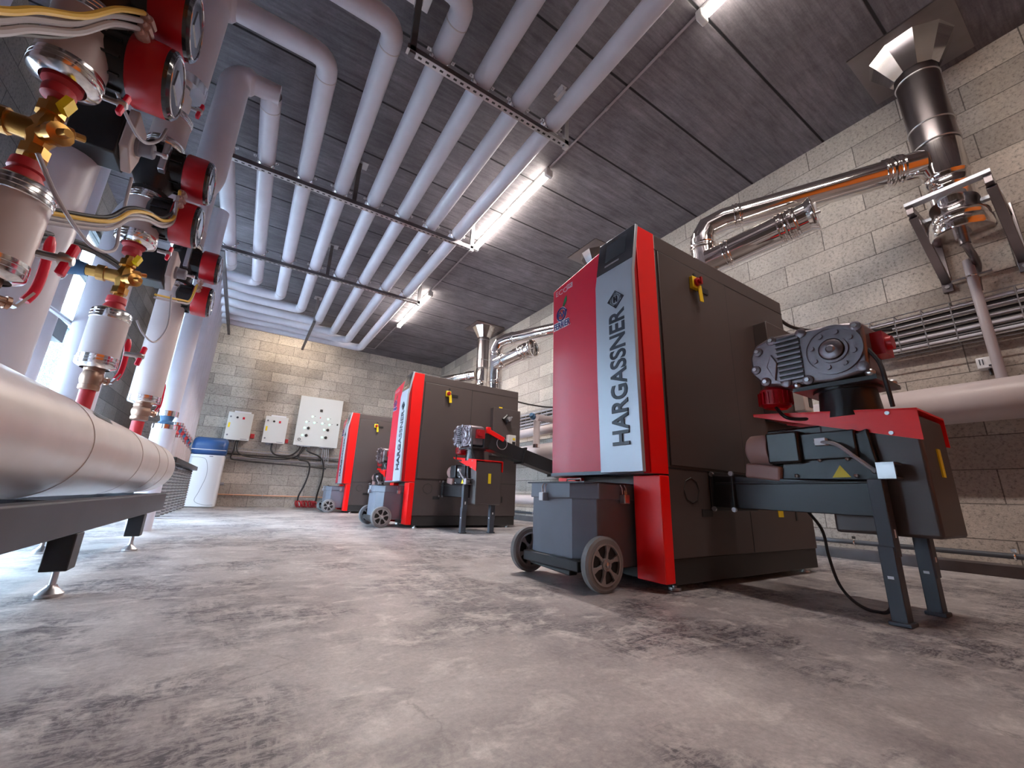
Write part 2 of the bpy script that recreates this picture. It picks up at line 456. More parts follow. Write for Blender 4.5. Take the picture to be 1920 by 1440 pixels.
# ------------------------------------------------------------------ ceiling lights and conduit
def lamp(y0, y1, label, power):
    t = thing('tube_light', label, 'light', (LX, (y0+y1)/2, ZC), 'strip lights along the ceiling')
    MB().box((LX-.02, y0, LZ+.03), (LX+.02, y1, ZC-.001)).build('housing', MT['lamp_white'], t, bevel=.004)
    pr = [(LX+math.cos(a)*.036, y0+.03, LZ-.012+math.sin(a)*.034) for a in [2*PI*i/20 for i in range(20)]]
    MB().prism(pr, (0, y1-y0-.06, 0)).build('diffuser', MT['tube'], t)
    e = MB()
    for yy, s in ((y0, -1), (y1, 1)): e.box((LX-.045, yy-.02, LZ-.055), (LX+.045, yy+.03, LZ+.03))
    split(e, 'end_cap', MT['lamp_white'], t, bevel=.01)
    a = area('tube_glow', (LX, (y0+y1)/2, LZ-.06), (0, 0, 0), .1, y1-y0-.1, power, (1, .89, .82))
lamp(-.55, 1.14, 'strip light nearest the camera, cut by the top edge of the picture', TUBE_POWER[0])
lamp(2.98, 4.70, 'lit strip light in the middle of the ceiling, beside the right-hand ceiling pipe', TUBE_POWER[1])
lamp(6.42, 8.22, 'farthest lit strip light, above the pipe bend near the back wall', TUBE_POWER[2])
# fourth strip light: hidden from the camera by the crosswise pipe runs, it washes the back wall
t = thing('tube_light', 'strip light hidden above the crosswise pipes in front of the back wall', 'light', (.4, 9.98, ZC), 'strip lights along the ceiling')
MB().box((-.35, 9.96, ZC-.03), (1.15, 10.0, ZC-.001)).build('housing', MT['lamp_white'], t, bevel=.004)
MB().cyl((-.33, 9.98, ZC-.055), (1.13, 9.98, ZC-.055), .03, n=20).build('diffuser', MT['tube_soft'], t)
area('tube_glow', (.4, 10.0, ZC-.10), (.5, 0, 0), 1.4, .06, 7, (1, .86, .68))
ct = thing('conduit', 'thin grey conduit joining the strip lights on the ceiling', 'conduit', (LX, 4, ZC))
for a_, b_ in ((YF, -.57), (1.16, 2.96), (4.72, 6.4)): MB().cyl((LX, a_, ZC-.016), (LX, b_, ZC-.016), .011, n=10).build('tube', MT['ceilwire'], ct)
MB().tube([(LX, 8.24, ZC-.016), (LX, 10.18, ZC-.016), (LX-.02, 10.2, ZC-.016), (LX-.9, 10.2, ZC-.016)], .011, 10).build('tube', MT['ceilwire'], ct)
for yy in (1.5, 2.1, 2.7, 5.2, 6, 8.8, 9.5): MB().cyl((LX, yy-.02, ZC-.016), (LX, yy+.02, ZC-.016), .016, n=10).build('sleeve', MT['ceilwire'], ct)

# ------------------------------------------------------------------ ceiling pipes
ZP = 3.52; RP = .076
xs = [-.68, -.34, .01, .36, .70, 1.045, 1.385, 1.725]
nearY = [3.9, 3.3, 2.74, 2.24, 1.82, None, None, None]
farY = [6.78, 7.1, 7.45, 7.8, 8.22, 8.6, 8.9, 9.22]
names = ['first ceiling pipe from the left, behind the thick vertical drop',
 'second ceiling pipe from the left, with the short bend above the thick drop',
 'third ceiling pipe from the left, bending back toward the pump wall',
 'fourth ceiling pipe from the left, its elbow near the picture top',
 'fifth ceiling pipe from the left, its elbow beside the dark upright',
 'sixth ceiling pipe from the left, running straight out of the picture',
 'seventh ceiling pipe from the left, second from the strip lights',
 'eighth and rightmost ceiling pipe, running beside the strip lights']
for i, x in enumerate(xs):
    t = thing('ceiling_pipe', 'grey jacketed '+names[i], 'pipe', (x, 4.5, ZP), 'grey pipes hung under the ceiling')
    yf = farY[i]; pts = []
    xe = -.84-.012*i
    if nearY[i] is None: pts += [(x, -2.55, ZP)]
    elif i == 0: pts += [(x, nearY[i], 2.42), (x, nearY[i], ZP)]
    else:
        yy = nearY[i]; xd = {1: -.58, 2: -.70, 3: -.86, 4: -.70}[i]
        pts += [(x, yy, ZP)]
        drop = MB()
        q = [(x, yy+.35, ZP), (x, yy, ZP), (xd, yy, ZP)]
        zb = {1: 2.5, 2: 2.74, 3: .74, 4: 2.74}[i]
        dp = [(xd, yy, ZP+.02), (xd, yy, zb)]
        if i == 1: dp += [(-.9, 3.3, 2.1), (-.9, 3.3, .74)]
        drop.tube(fillet([(xd+.3, yy, ZP), (xd, yy, ZP)]+dp[1:], .13), [RP]*2+[.1]*(len(fillet([(xd+.3, yy, ZP), (xd, yy, ZP)]+dp[1:], .13))-2), 24)
        drop.build('drop_pipe', MT['pvc'], t)
        if i in (2, 4):
            split(MB().cyl((xd, yy, zb-.03), (xd, yy, zb+.03), .104, n=28), 'end_band', MT['alu'], t)
        pts = [(xd+.28, yy, ZP), (x, yy, ZP)]
    pts += [(x, yf, ZP), (xe, yf, ZP), (xe, yf, 1.16)]
    k = MB()
    k.tube(fillet(pts, .13, 6), RP, 24)
    k.build('insulation', MT['pvc'], t)
    j = MB()
    ring = [(x, yf-.18, 1), ]
    if nearY[i] is not None and i > 0: ring.append((x, nearY[i]+.16, 1))
    for (a_, b_, _) in ring: j.cyl((a_, b_-.004, ZP), (a_, b_+.004, ZP), RP+.0022, n=24)
    split(j, 'joint_tape', MT['pvc_light'], t)

# ------------------------------------------------------------------ hanging rails
def rail(y, x0, x1, label, posts):
    t = thing('hanging_rail', label, 'rail', ((x0+x1)/2, y, 3.42), 'slotted rails carrying the ceiling pipes')
    m = MB(); m.box((x0, y-.021, 3.385), (x1, y+.021, 3.43))
    m.build('channel', MT['steel_dark'], t)
    s_ = MB()      # bright perforated web facing down
    s_.box((x0, y-.024, 3.381), (x1, y+.024, 3.3855))
    s_.mat(1)
    for k in range(int((x1-x0)/.055)):
        cx = x0+.03+k*.055; s_.box((cx, y-.008, 3.3795), (cx+.026, y+.008, 3.3815))
    s_.build('perforated_face', [MT['steel'], MT['black']], t)
    for px, w in posts:
        p = MB(); p.box((px-.021, y-.021, 3.36 if w else 3.43), (px+.021, y+.021, ZC-.006)); p.build('post', MT['steel_dark'] if w != 2 else MT['steel'], t)
        q = MB(); q.box((px-.085, y-.06, ZC-.007), (px+.085, y+.06, ZC-.0005)); q.box((px+.022, y-.02, ZC-.09), (px+.026, y+.02, ZC-.007)).box((px-.026, y-.02, ZC-.09), (px-.022, y+.02, ZC-.007))
        q.build('foot_plate', MT['steel'], t)
    return t
rail(.40, .3, 1.95, 'slotted rail nearest the camera, out of the top of the picture', [(.95, 1), (1.9, 2)])
R2 = rail(2.25, .45, 1.905, 'slotted hanging rail at the top centre with a dark upright at its left end', [(.49, 1), (1.885, 2)])
R3 = rail(4.14, -.72, 1.95, 'slotted hanging rail across the middle of the pipe bundle', [(.50, 0), (1.93, 2), (-.72, 1)])
R4 = rail(6.02, -.95, 1.95, 'far slotted hanging rail just in front of the pipe bends', [(.53, 0), (1.93, 2), (-.95, 1)])
# rail under the cross runs, running lengthwise
def clamp(x, y, z, ax, label):
    """two-part steel pipe clamp standing on a rail"""
    t = thing('pipe_clamp', label, 'clamp', (x, y, z-.09), 'steel clamps holding the ceiling pipes')
    m = MB(); axis = V((0, 1, 0)) if ax == 'y' else V((1, 0, 0)); side = V((1, 0, 0)) if ax == 'y' else V((0, 1, 0)); c_ = V((x, y, z))
    m.lathe(c_-axis*.014, axis, [(0, RP+.001), (0, RP+.006), (.028, RP+.006), (.028, RP+.001)], 28, cap=False)
    split(m, 'band', MT['alu'], t)
    e = MB()
    for s_ in (-1, 1):
        p = c_+side*s_*(RP+.018); e.box(p-V((.014, .014, .004)), p+V((.014, .014, .004))); e.cyl(p-V((0, 0, .02)), p+V((0, 0, .02)), .005, n=8)
    e.cyl((x, y, z-RP-.02), (x, y, z-RP), .009, n=10)
    split(e, 'bolt', MT['steel'], t)
    f = MB().box((x-.06, y-.022, z-.092), (x+.06, y+.022, z-.086)); f.build('saddle', MT['steel'], t)
    return t
ordn = ['leftmost', 'second', 'third', 'fourth', 'fifth', 'sixth', 'seventh', 'rightmost']
for (yy, nm, rng) in ((2.25, 'top centre rail', range(4, 8)), (4.14, 'middle rail', range(0, 8)), (6.02, 'far rail', range(0, 8))):
    for i in rng:
        y_ = yy if i != 4 or yy > 3 else yy
        clamp(xs[i], yy+.0, ZP, 'y', 'steel clamp on the %s holding the %s ceiling pipe' % (nm, ordn[i]))
st_ = thing('hanging_rail', 'short slotted rail running lengthwise under the crosswise pipe runs', 'rail', (.63, 8.9, 3.4), 'slotted rails carrying the ceiling pipes')
MB().box((.60, 7.95, 3.385), (.645, 9.75, 3.43)).build('channel', MT['steel_dark'], st_)
split(MB().box((.60, 9.74, 3.37), (.645, 9.80, 3.44)), 'end_cap', MT['alu'], st_)
MB().box((.602, 8.0, 3.43), (.643, 8.045, ZC-.006)).build('post', MT['steel'], st_)
MB().box((.56, 7.95, ZC-.007), (.69, 8.1, ZC-.001)).build('foot_plate', MT['steel'], st_)
st_ = thing('hanging_rail', 'vertical-edged rail lengthwise above the row of thin upright pipes', 'rail', (-.74, 8, 3.38), 'slotted rails carrying the ceiling pipes')
MB().box((-.76, 6.1, 3.385), (-.715, 9.65, 3.43)).build('channel', MT['steel_dark'], st_)
split(MB().box((-.76, 9.64, 3.36), (-.715, 9.70, 3.45)), 'end_cap', MT['alu'], st_)
# orphan ceiling plates and bracket
def plate(x, y, label):
    m = MB().box((x-.03, y-.06, ZC-.006), (x+.03, y+.06, ZC-.0005)).box((x-.004, y-.05, ZC-.04), (x+.004, y+.05, ZC-.006))
    tag(m.build('ceiling_plate', MT['steel'], loc=(x, y, ZC)), label, 'plate', 'small galvanised plates on the ceiling')
plate(1.80, 2.22, 'small galvanised ceiling plate beside the rightmost pipe near the top centre rail')
plate(1.62, 3.55, 'small galvanised ceiling plate between the top centre rail and the middle rail')
plate(1.80, 5.3, 'small galvanised ceiling plate beside the rightmost pipe near the far rail')

# ------------------------------------------------------------------ header and its stand
HX, HZ, HR = -.70, .53, .196
t = thing('header_pipe', 'huge foil-jacketed header pipe lying on a dark frame at the left', 'pipe', (HX, 1.5, .335))
hp = [(-3.9, HR), (3.02, HR), (3.06, HR), (3.1, HR*.985), (3.13, HR*.93), (3.15, HR*.80), (3.155, .001)]
MB().lathe((HX, 1.5, HZ), (0, 1, 0), hp, 64).build('jacket', MT['foil'], t)
s_ = MB()
for yy in (2.2, 3.15, 3.75, 4.15): s_.lathe((HX, yy, HZ), (0, 1, 0), [(0, HR+.0004), (.0, HR+.0025), (.012, HR+.0025), (.012, HR+.0004)], 64, cap=False)
split(s_, 'seam', MT['foil'], t)
# blue foil label on the header
def curved_patch(y0, y1, a0, a1, r):
    m = MB(); n = 8; vs = []; 
    for i in range(n+1):
        a = a0+(a1-a0)*i/n
        for y in (y0, y1): vs.append((HX+math.cos(a)*r, y+(.05 if i > n*.5 else 0), HZ+math.sin(a)*r))
    m.add(vs, [(2*i, 2*i+1, 2*i+3, 2*i+2) for i in range(n)]); return m
curved_patch(2.35, 2.62, .75, .95, HR+.002).build('blue_sticker', MT['slate'], t)
t = thing('support_frame', 'dark steel frame on round feet under the foil header pipe', 'stand', (-.5, 3, 0))
MB().box((-.545, -2.4, .215), (-.475, 4.22, .335)).build('near_beam', MT['slate'], t, bevel=.006)
MB().box((-.925, -2.4, .215), (-.855, 4.22, .335)).build('far_beam', MT['slate'], t, bevel=.006)
for yy in (4.19, 2.24, .2):
    MB().box((-.86, yy-.03, .22), (-.54, yy+.03, .33)).build('cross_bar', MT['slate'], t)
for xx in (-.51, -.89):
    for yy in (2.24, 3.52, .9):
        l = MB().box((xx-.037, yy-.045, .088), (xx+.037, yy+.045, .216)).build('leg', MT['blackm'], t, bevel=.004)
        ft = MB().cyl((xx, yy, .03), (xx, yy, .095), .010, n=12).lathe((xx, yy, 0), (0, 0, 1), [(0, .036), (.004, .038), (.012, .038), (.026, .024), (.034, .016), (.04, .014)], 24)
        ft.cyl((xx, yy, .088), (xx, yy, .098), .02, n=6); ft.build('adjustable_foot', MT['steel'], l)

# ------------------------------------------------------------------ heating circuit columns
CX = -.70
def jacket(parent, y, z0, z1, r=.102, cone=True, x=CX, bands=(1, 1)):
    j = MB().cyl((x, y, z0+.02), (x, y, z1-.02), r, n=36).build('insulation_jacket', MT['pvc_light'], parent)
    for zz, s_, on_ in ((z0, 1, bands[0]), (z1, -1, bands[1])):
        if not on_: continue
        m = MB(); n = 40
        m.lathe((x, y, zz), (0, 0, s_), [(-.012 if cone else 0, .055), (0, r*.99), (.006, r+.003), (.048, r+.003), (.05, r+.0)], n, cap=False)
        m.torus((x, y, zz+s_*.018), (0, 0, 1), r+.003, .0015, 36, 6); m.torus((x, y, zz+s_*.033), (0, 0, 1), r+.003, .0015, 36, 6)
        split(m, 'end_band', MT['alu'], j)
def lever(parent, y, z, side=1, length=.24, x=CX, mat_='red_door'):
    d_ = V((.80, .60, 0)); c = V((x, y, z))-d_*.028
    m = MB(); m.beam(c+d_*.07, c+d_*.105+V((0, 0, -.005)), .03, .006); m.beam(c+d_*.103+V((0, 0, -.008)), c+d_*.128+V((0, 0, .05)), .024, .007, d_)
    o = m.build('lever_arm', MT['steel'], parent)
    MB().tube(smooth([c+d_*.118+V((0, 0, .02)), c+d_*.130+V((0, 0, .06)), c+d_*.132+V((0, 0, .13)), c+d_*.124+V((0, 0, length))], 5), [.012]*13+[.014, .012, .007], 12).build('red_handle', MT['red_door'], o)
    return o
def ball_valve(parent, y, z, r=.05, x=CX, metal='bronze', side=1, lv=True):
    m = MB().lathe((x, y, z-.06), (0, 0, 1), [(0, r*.9), (.004, r*1.02), (.024, r*1.02), (.026, r*.93), (.036, r*1.0), (.05, r*1.1), (.07, r*1.1), (.084, r*1.0), (.092, r*.93), (.094, r*1.02), (.116, r*1.02), (.12, r*.9)], 24)
    m.lathe((x, y, z), (.8, .6, 0), [(0, r*.4), (r*1.45, r*.4), (r*1.45, r*.5), (r*1.7, r*.5), (r*1.8, .01)], 12)
    o = m.build('ball_valve', MT[metal], parent, ang=30)
    if lv: lever(o, y, z, side)
    return o
def petcock(parent, x, y, z, s=1.0, d=(1, 0, 0)):
    m = MB().cyl((x, y, z), (x+.045*s, y, z), .012*s, n=10).lathe((x+.045*s, y, z), (1, 0, 0), [(0, .02*s), (.02*s, .02*s), (.03*s, .013*s)], 12)
    o = m.build('drain_cock', MT['steel'], parent)
    MB().beam((x+.055*s, y, z-.05*s), (x+.07*s, y, z+.05*s), .03*s, .018*s, (1, 0, 0)).build('wing_handle', MT['red_door'], o, bevel=.005)
def supply(y, label, full=True):
    t = thing('heating_riser', label, 'pipe', (CX, y, .72), 'heating risers standing on the header')
    MB().cyl((CX, y, .70), (CX, y, .84), .029, n=24).build('red_stub', MT['red_primer'], t)
    ball_valve(t, y, .885, .038)
    jacket(t, y, .945, 1.235, .075)
    MB().lathe((CX, y, 1.23), (0, 0, 1), [(0, .046), (.03, .044), (.05, .034), (.055, .040), (.085, .038), (.09, .022)], 24).build('red_reducer', MT['red_primer'], t)
    v = MB()
    v.lathe((CX, y, 1.315), (0, 0, 1), [(0, .020), (.022, .020), (.022, .034), (.055, .034), (.055, .024), (.075, .028), (.1, .038), (.135, .038), (.16, .028), (.18, .024), (.18, .034), (.215, .034), (.215, .020), (.245, .020)], 8)
    v.lathe((CX, y, 1.43), (-1, 0, .0), [(0, .035), (.07, .032), (.07, .04), (.1, .04), (.1, .028), (.15, .028)], 12)
    v.lathe((CX, y, 1.42), (.6, -.6, -.1), [(0, .03), (.06, .026), (.06, .034), (.085, .034), (.09, .015), (.12, .012)], 12)
    v.lathe((CX, y, 1.46), (.7, .5, .3), [(0, .025), (.06, .02), (.065, .012), (.09, .012)], 10)
    v.build('brass_mixing_valve', MT['brass'], t, ang=30)
    MB().box((CX+.03, y-.055, 1.505), (CX+.05, y-.015, 1.55), Matrix.Rotation(.3, 3, 'Y')).build('yellow_tag', MT['yellow'], t)
    # bypass to the left
    bp = MB().cyl((CX-.14, y, 1.43), (CX-.22, y, 1.43), .032, .045, n=20).build('blue_foam_sleeve', MT['blue_foam'], t)
    k = MB().cyl((CX-.24, y, 1.43), (-1.35, y, 1.43), .072, n=28).build('bypass_jacket', MT['pvc'], t)
    MB().lathe((CX-.205, y, 1.43), (-1, 0, 0), [(0, .04), (.012, .07), (.02, .076), (.1, .076), (.1, .072)], 32, cap=False).build('bypass_band', MT['alu'], k)
    MB().lathe((CX, y, 1.555), (0, 0, 1), [(0, .022), (.01, .038), (.035, .040), (.045, .036), (.06, .048), (.09, .048)], 24).build('red_reducer', MT['red_primer'], t)
    jacket(t, y, 1.635, 1.93, .084)
    jacket(t, y, 2.24, 2.50, .083)
    MB().lathe((CX, y, 2.50), (0, 0, 1), [(0, .03), (.03, .03), (.03, .05), (.09, .055), (.15, .05), (.15, .03), (.2, .03)], 20).build('upper_valve_body', MT['white'], t)
    petcock(t, CX+.03, y+.03, 2.62)
    petcock(t, CX+.1, y-.05, 1.02)
    petcock(t, CX+.1, y-.02, 1.62, .8)
    return t
def pump(y, label):
    t = thing('circulation_pump', label, 'pump', (CX, y, 1.93), 'red and black twin circulation pumps')
    m = MB()
    m.lathe((CX, y, 1.93), (0, 0, 1), [(0, .055), (0, .085), (.02, .085), (.02, .06), (.06, .075), (.14, .11), (.2, .11), (.26, .075), (.29, .06), (.29, .085), (.31, .085), (.31, .05)], 28)
    for a in range(6):
        an = a*PI/3+.2; px, py = CX+math.cos(an)*.07, y+math.sin(an)*.07
        m.cyl((px, py, 1.915), (px, py, 1.965), .010, n=6); m.cyl((px, py, 2.205), (px, py, 2.255), .010, n=6)
    m.build('pump_casing', MT['black'], t)
    st2 = MB().lathe((CX+.075, y, 2.1), (0, 1, 0), [(-.145, .001), (-.145, .02), (-.14, .02)], 8)
    for zc_, rr in ((2.13, .128), (1.83, .122)):
        h = MB().lathe((CX+.02, y, zc_), (1, 0, 0), [(0, .085), (.02, .105), (.10, .105), (.105, rr*.96)], 32)
        for k in range(12):
            an = k*PI/6; c0 = V((CX+.04, y+math.cos(an)*.107, zc_+math.sin(an)*.107)); h.beam(c0, c0+V((.07, 0, 0)), .008, .02, (0, math.cos(an), math.sin(an)))
        h = h.build('motor_body', MT['black'], t)
        MB().lathe((CX+.125, y, zc_), (1, 0, 0), [(0, rr*.97), (.006, rr), (.085, rr), (.10, rr*.985)], 40).build('red_shell', MT['red_dark'], h)
        f = MB().lathe((CX+.225, y, zc_), (1, 0, 0), [(0, rr*.985), (.012, rr*.97), (.02, rr*.90), (.021, .001)], 40).build('display_face', MT['glass'], h)
        MB().torus((CX+.246, y, zc_), (1, 0, 0), rr*.83, .003, 40, 6).box((CX+.2455, y-.05, zc_-.035), (CX+.2485, y+.05, zc_+.035)).build('display_ring', MT['alu'], f)
    g = MB()
    for k in range(3):
        g.lathe((CX+.16, y-.10, 1.94-k*.036+.0), (-.2, -1, 0), [(0, .017), (.02, .019), (.035, .019), (.04, .012), (.05, .010)], 10)
    split(g, 'cable_gland', MT['pink'], t)
    cl = MB().box((CX+.03, y-.15, 2.03), (CX+.06, y-.108, 2.2)).build('clamp_strap', MT['steel'], t, bevel=.004)
    return t
supply(1.65, 'nearest heating riser at the top left, with brass mixing valve and foil-banded sleeves')
supply(2.72, 'middle heating riser with a brass mixing valve and red lever, behind the nearest one')
pump(1.70, 'twin red and black pump at the top edge, nearest the camera')
pump(2.72, 'twin red and black pump in front of the thick ceiling drop pipe')
pump(3.9, 'farthest twin red and black pump, beside the end of the far hanging rail')
# third column: plain long sleeve
t = thing('heating_riser', 'farthest heating riser with one long grey sleeve and a ball valve at its foot', 'pipe', (CX, 3.9, .72), 'heating risers standing on the header')
MB().cyl((CX, 3.9, .70), (CX, 3.9, .83), .036, n=24).build('red_stub', MT['red_primer'], t)
ball_valve(t, 3.9, .90, .05)
jacket(t, 3.9, .965, 1.92, .092)
jacket(t, 3.9, 2.24, 2.44, .1, bands=(1, 0))
# mixing actuators on the return risers
def actuator(y, x, z, label):
    t = thing('valve_actuator', label, 'actuator', (x, y, z), 'valve actuators between the pumps')
    MB().box((x-.11, y-.07, z-.115), (x+.05, y+.07, z+.115), Matrix.Rotation(.0, 3, 'Y')).build('motor_box', MT['black'], t, bevel=.008)
    pts = [(x+.05, y-.075, z+.12), (x+.05, y+.075, z+.12), (x+.05, y+.075, z-.03), (x+.05, y+.03, z-.13), (x+.05, y-.075, z-.07)]
    MB().prism(pts, (.035, 0, 0)).build('beige_cover', MT['beige'], t, bevel=.006)
    MB().lathe((x+.085, y, z+.0), (1, 0, 0), [(0, .042), (.012, .042), (.014, .036), (.055, .034), (.06, .03)], 20).build('grey_knob', MT['knob'], t)
    MB().lathe((x+.145, y, z), (1, 0, 0), [(0, .008), (.03, .008), (.03, .014), (.045, .012)], 10).build('spindle', MT['steel'], t)
    MB().cyl((x-.2, y, z), (x-.1, y, z), .035, n=16).build('valve_neck', MT['bronze'], t)
actuator(2.16, -.73, 1.84, 'beige and black valve actuator with grey knob, near the top left')
actuator(3.3, -.70, 1.77, 'smaller-looking beige and black valve actuator beside the farthest riser')
# second header of the returns: horizontal pipes behind
def hpipe(name, pts, r, label, m='pvc', cat='pipe', group=None, n=24, R=.12):
    o = MB().tube(fillet(pts, R, 6), r, n).build(name, MT[m], loc=pts[0]); return tag(o, label, cat, group)
hpipe('return_pipe', [(-1.15, 1.5, 0), (-1.15, 1.5, ZC-.3), (-1.15, -1.5, ZC-.3)], .13, 'thick grey return pipe standing at the left edge behind the nearest riser', group='return pipes by the left wall')
hpipe('return_pipe', [(-1.56, 2.72, 0), (-1.56, 2.72, ZC-.25), (-1.56, 1.7, ZC-.25)], .12, 'thick grey return pipe left of the bright window slit', group='return pipes by the left wall')
hpipe('return_pipe', [(-1.40, 3.95, 0), (-1.40, 3.95, ZC-.25), (-1.40, 3.2, ZC-.25)], .12, 'thick grey return pipe right of the bright window slit', group='return pipes by the left wall')
hpipe('conduit_riser', [(-1.7, 4.3, 0), (-1.7, 4.3, ZC)], .035, 'thin dark steel pipe rising in front of the window', 'steel_dark', group='thin pipes by the window')
hpipe('conduit_riser', [(-1.7, 4.45, 0), (-1.7, 4.45, ZC)], .03, 'second thin dark steel pipe rising beside the first', 'steel_dark', group='thin pipes by the window')
hpipe('conduit_run', [(-1.2, 2.0, 1.33), (-1.0, 3.4, 1.30)], .014, 'thin pale conduit crossing in front of the bright slit', 'steel', 'conduit', n=10)
# junction box and hose loop on the left wall
t = thing('junction_box', 'black junction box with a hanging hose loop left of the bright window', 'box', (XL, 5.95, 1.9))
MB().box((XL, 5.78, 1.83), (XL+.12, 6.12, 2.03)).build('box_body', MT['black'], t, bevel=.006)
MB().tube(smooth([(XL+.06, 5.66, 2.2), (XL+.06, 5.58, 2.0), (XL+.06, 5.50, 1.78), (XL+.06, 5.58, 1.56), (XL+.06, 5.74, 1.56), (XL+.06, 5.82, 1.83)], 6), .028, 12).build('hose', MT['black_cable'], t)
tag(MB().box((XL, 5.45, 2.1), (XL+.1, 5.75, 2.5)).build('wall_cabinet', MT['steel_dark'], bevel=.006, loc=(XL, 5.7, 2.2)), 'dark grey wall cabinet above the hose loop', 'cabinet')
# cables of the pumps
def bundle(pts_list, r, mats, label, group=None):
    t = thing('cable_bundle', label, 'cable', pts_list[0][0], group)
    for i, (p, m_) in enumerate(zip(pts_list, mats)): MB().tube(smooth(p, 6), r, 8).build('cable', MT[m_], t)
    return t
def shift(p, dx, dz): return [(a+dx*k, b_, c_+dz*k) for (a, b_, c_), k in zip(p, [1]*len(p))]
pA = [(-.60, .95, 1.16), (-.585, 1.10, 1.33), (-.585, 1.19, 1.45), (-.57, 1.31, 1.60), (-.56, 1.42, 1.78), (-.545, 1.50, 1.93)]
ends = [(-.553, 1.55, 1.94), (-.553, 1.55, 1.904), (-.553, 1.55, 1.868)]
bundle([pA[:-1]+[ends[0]], shift(pA[:-1], -.01, -.035)+[ends[1]], shift(pA[:-1], .0, -.06)+[ends[2]], shift(pA[:-1], -.02, -.085)+[ends[2]]], .0085, ['gold', 'grey_cable', 'grey_cable', 'black_cable'], 'yellow and grey cable bundle at the top left corner, sagging to the nearest pump')
pB = [(-.70, 1.78, 1.20), (-.62, 1.90, 1.28), (-.59, 2.05, 1.45), (-.57, 2.25, 1.58), (-.56, 2.45, 1.70), (-.555, 2.52, 1.80)]
eB = [(-.553, 2.57, 1.94), (-.553, 2.57, 1.904), (-.553, 2.57, 1.868)]
pB = [(-.68, 1.75, 1.22), (-.60, 1.98, 1.36), (-.585, 2.12, 1.50), (-.575, 2.30, 1.61), (-.565, 2.50, 1.70), (-.55, 2.6, 1.80)]
bundle([pB+[eB[0]], shift(pB, -.01, -.02)+[eB[1]], shift(pB, .0, -.035)+[eB[2]], shift(pB, -.015, .012)+[eB[2]]], .0075, ['gold', 'grey_cable', 'grey_cable', 'black_cable'], 'yellow and grey cable bundle sagging to the middle pump')
pC = [(-.66, 3.2, 1.55), (-.58, 3.5, 1.66), (-.56, 3.68, 1.74), (-.553, 3.75, 1.90)]
bundle([pC, shift(pC, 0, -.02)], .007, ['gold', 'grey_cable'], 'small cable bundle ending at the farthest pump')
bundle([[(-.63, 1.50, 1.27), (-.60, 1.62, 1.20), (-.58, 1.85, 1.19), (-.57, 2.02, 1.27), (-.60, 2.10, 1.42), (-.62, 2.13, 1.66)]], .006, ['grey_cable'], 'single grey cable hanging from the nearer valve actuator')
bundle([[(-.62, 1.66, 1.75), (-.585, 1.8, 1.70), (-.57, 1.95, 1.73), (-.555, 2.05, 1.83), (-.56, 2.12, 1.95)]], .006, ['grey_cable'], 'short grey cable between the nearest riser and the pump above it')
bundle([[(-.62, 2.80, 1.24), (-.6, 2.9, 1.2), (-.58, 3.1, 1.22), (-.57, 3.25, 1.38), (-.6, 3.28, 1.6)]], .005, ['grey_cable'], 'single grey cable hanging from the farther valve actuator')
bundle([[(-.86, 1.7, 1.1), (-.80, 2.1, 1.3), (-.8, 2.6, 1.5), (-.78, 3.1, 1.62)], [(-.86, 1.7, 1.08), (-.80, 2.1, 1.28), (-.8, 2.6, 1.48), (-.78, 3.1, 1.6)]], .010, ['black_cable', 'black_cable'], 'black cable pair strapped along the middle riser')

# fourth circuit and the row of thin upright pipes
t = thing('heating_riser', 'pale blue-grey riser beyond the end of the header, with a blue foam collar', 'pipe', (-.70, 5.0, 0))
MB().cyl((-.70, 5.0, 1.06), (-.70, 5.0, 3.3), .078, n=28).build('insulation_jacket', MT['pvc'], t)
split(MB().cyl((-.70, 5.0, 1.02), (-.70, 5.0, 1.07), .082, n=28).cyl((-.70, 5.0, .90), (-.70, 5.0, .94), .096, n=28), 'end_band', MT['alu'], t)
MB().lathe((-.70, 5.0, .93), (0, 0, 1), [(0, .05), (.03, .06), (.05, .045), (.09, .055), (.1, .04)], 20).build('blue_foam_collar', MT['blue_foam'], t)
MB().cyl((-.70, 5.0, .0), (-.70, 5.0, .90), .092, n=28).build('lower_jacket', MT['pvc'], t)
for i in range(8):
    xe = -.84-.012*i; yf = farY[i]
    nm = ['nearest', 'second', 'third', 'fourth', 'fifth', 'sixth', 'seventh', 'farthest'][i]
    t = thing('valve_stub', 'short lower pipe with %s foam collar, %s in the row by the left wall' % (('red', 'blue')[i % 2], nm), 'pipe', (xe, yf, .75), 'lower stubs under the thin upright pipes')
    split(MB().cyl((xe, yf, 1.14), (xe, yf, 1.175), RP+.003, n=24).cyl((xe, yf, .985), (xe, yf, 1.02), RP+.003, n=24), 'end_band', MT['alu'], t)
    MB().lathe((xe, yf, 1.01), (0, 0, 1), [(0, .045), (.03, .055), (.06, .035), (.1, .055), (.14, .045)], 20).build('foam_collar', MT['red_primer' if i % 2 == 0 else 'blue_foam'], t)
    MB().cyl((xe, yf, .72), (xe, yf, .99), RP, n=24).build('lower_jacket', MT['pvc_light'], t)
t = thing('manifold_bar', 'black manifold bar with ribbed hoses between the header end and the softener', 'manifold', (-.85, 8, .6))
MB().box((-1.0, 6.5, .66), (-.72, 9.5, .73)).build('bar', MT['black'], t, bevel=.01)
for k in range(8):
    yy = 6.7+k*.37; pr_ = []
    zz = 0.02
    while zz < .66: pr_ += [(zz, .062), (zz+.018, .078), (zz+.036, .062)]; zz += .04
    MB().lathe((-.84, yy, 0), (0, 0, 1), pr_, 20).build('ribbed_hose', MT['ribs'], t)

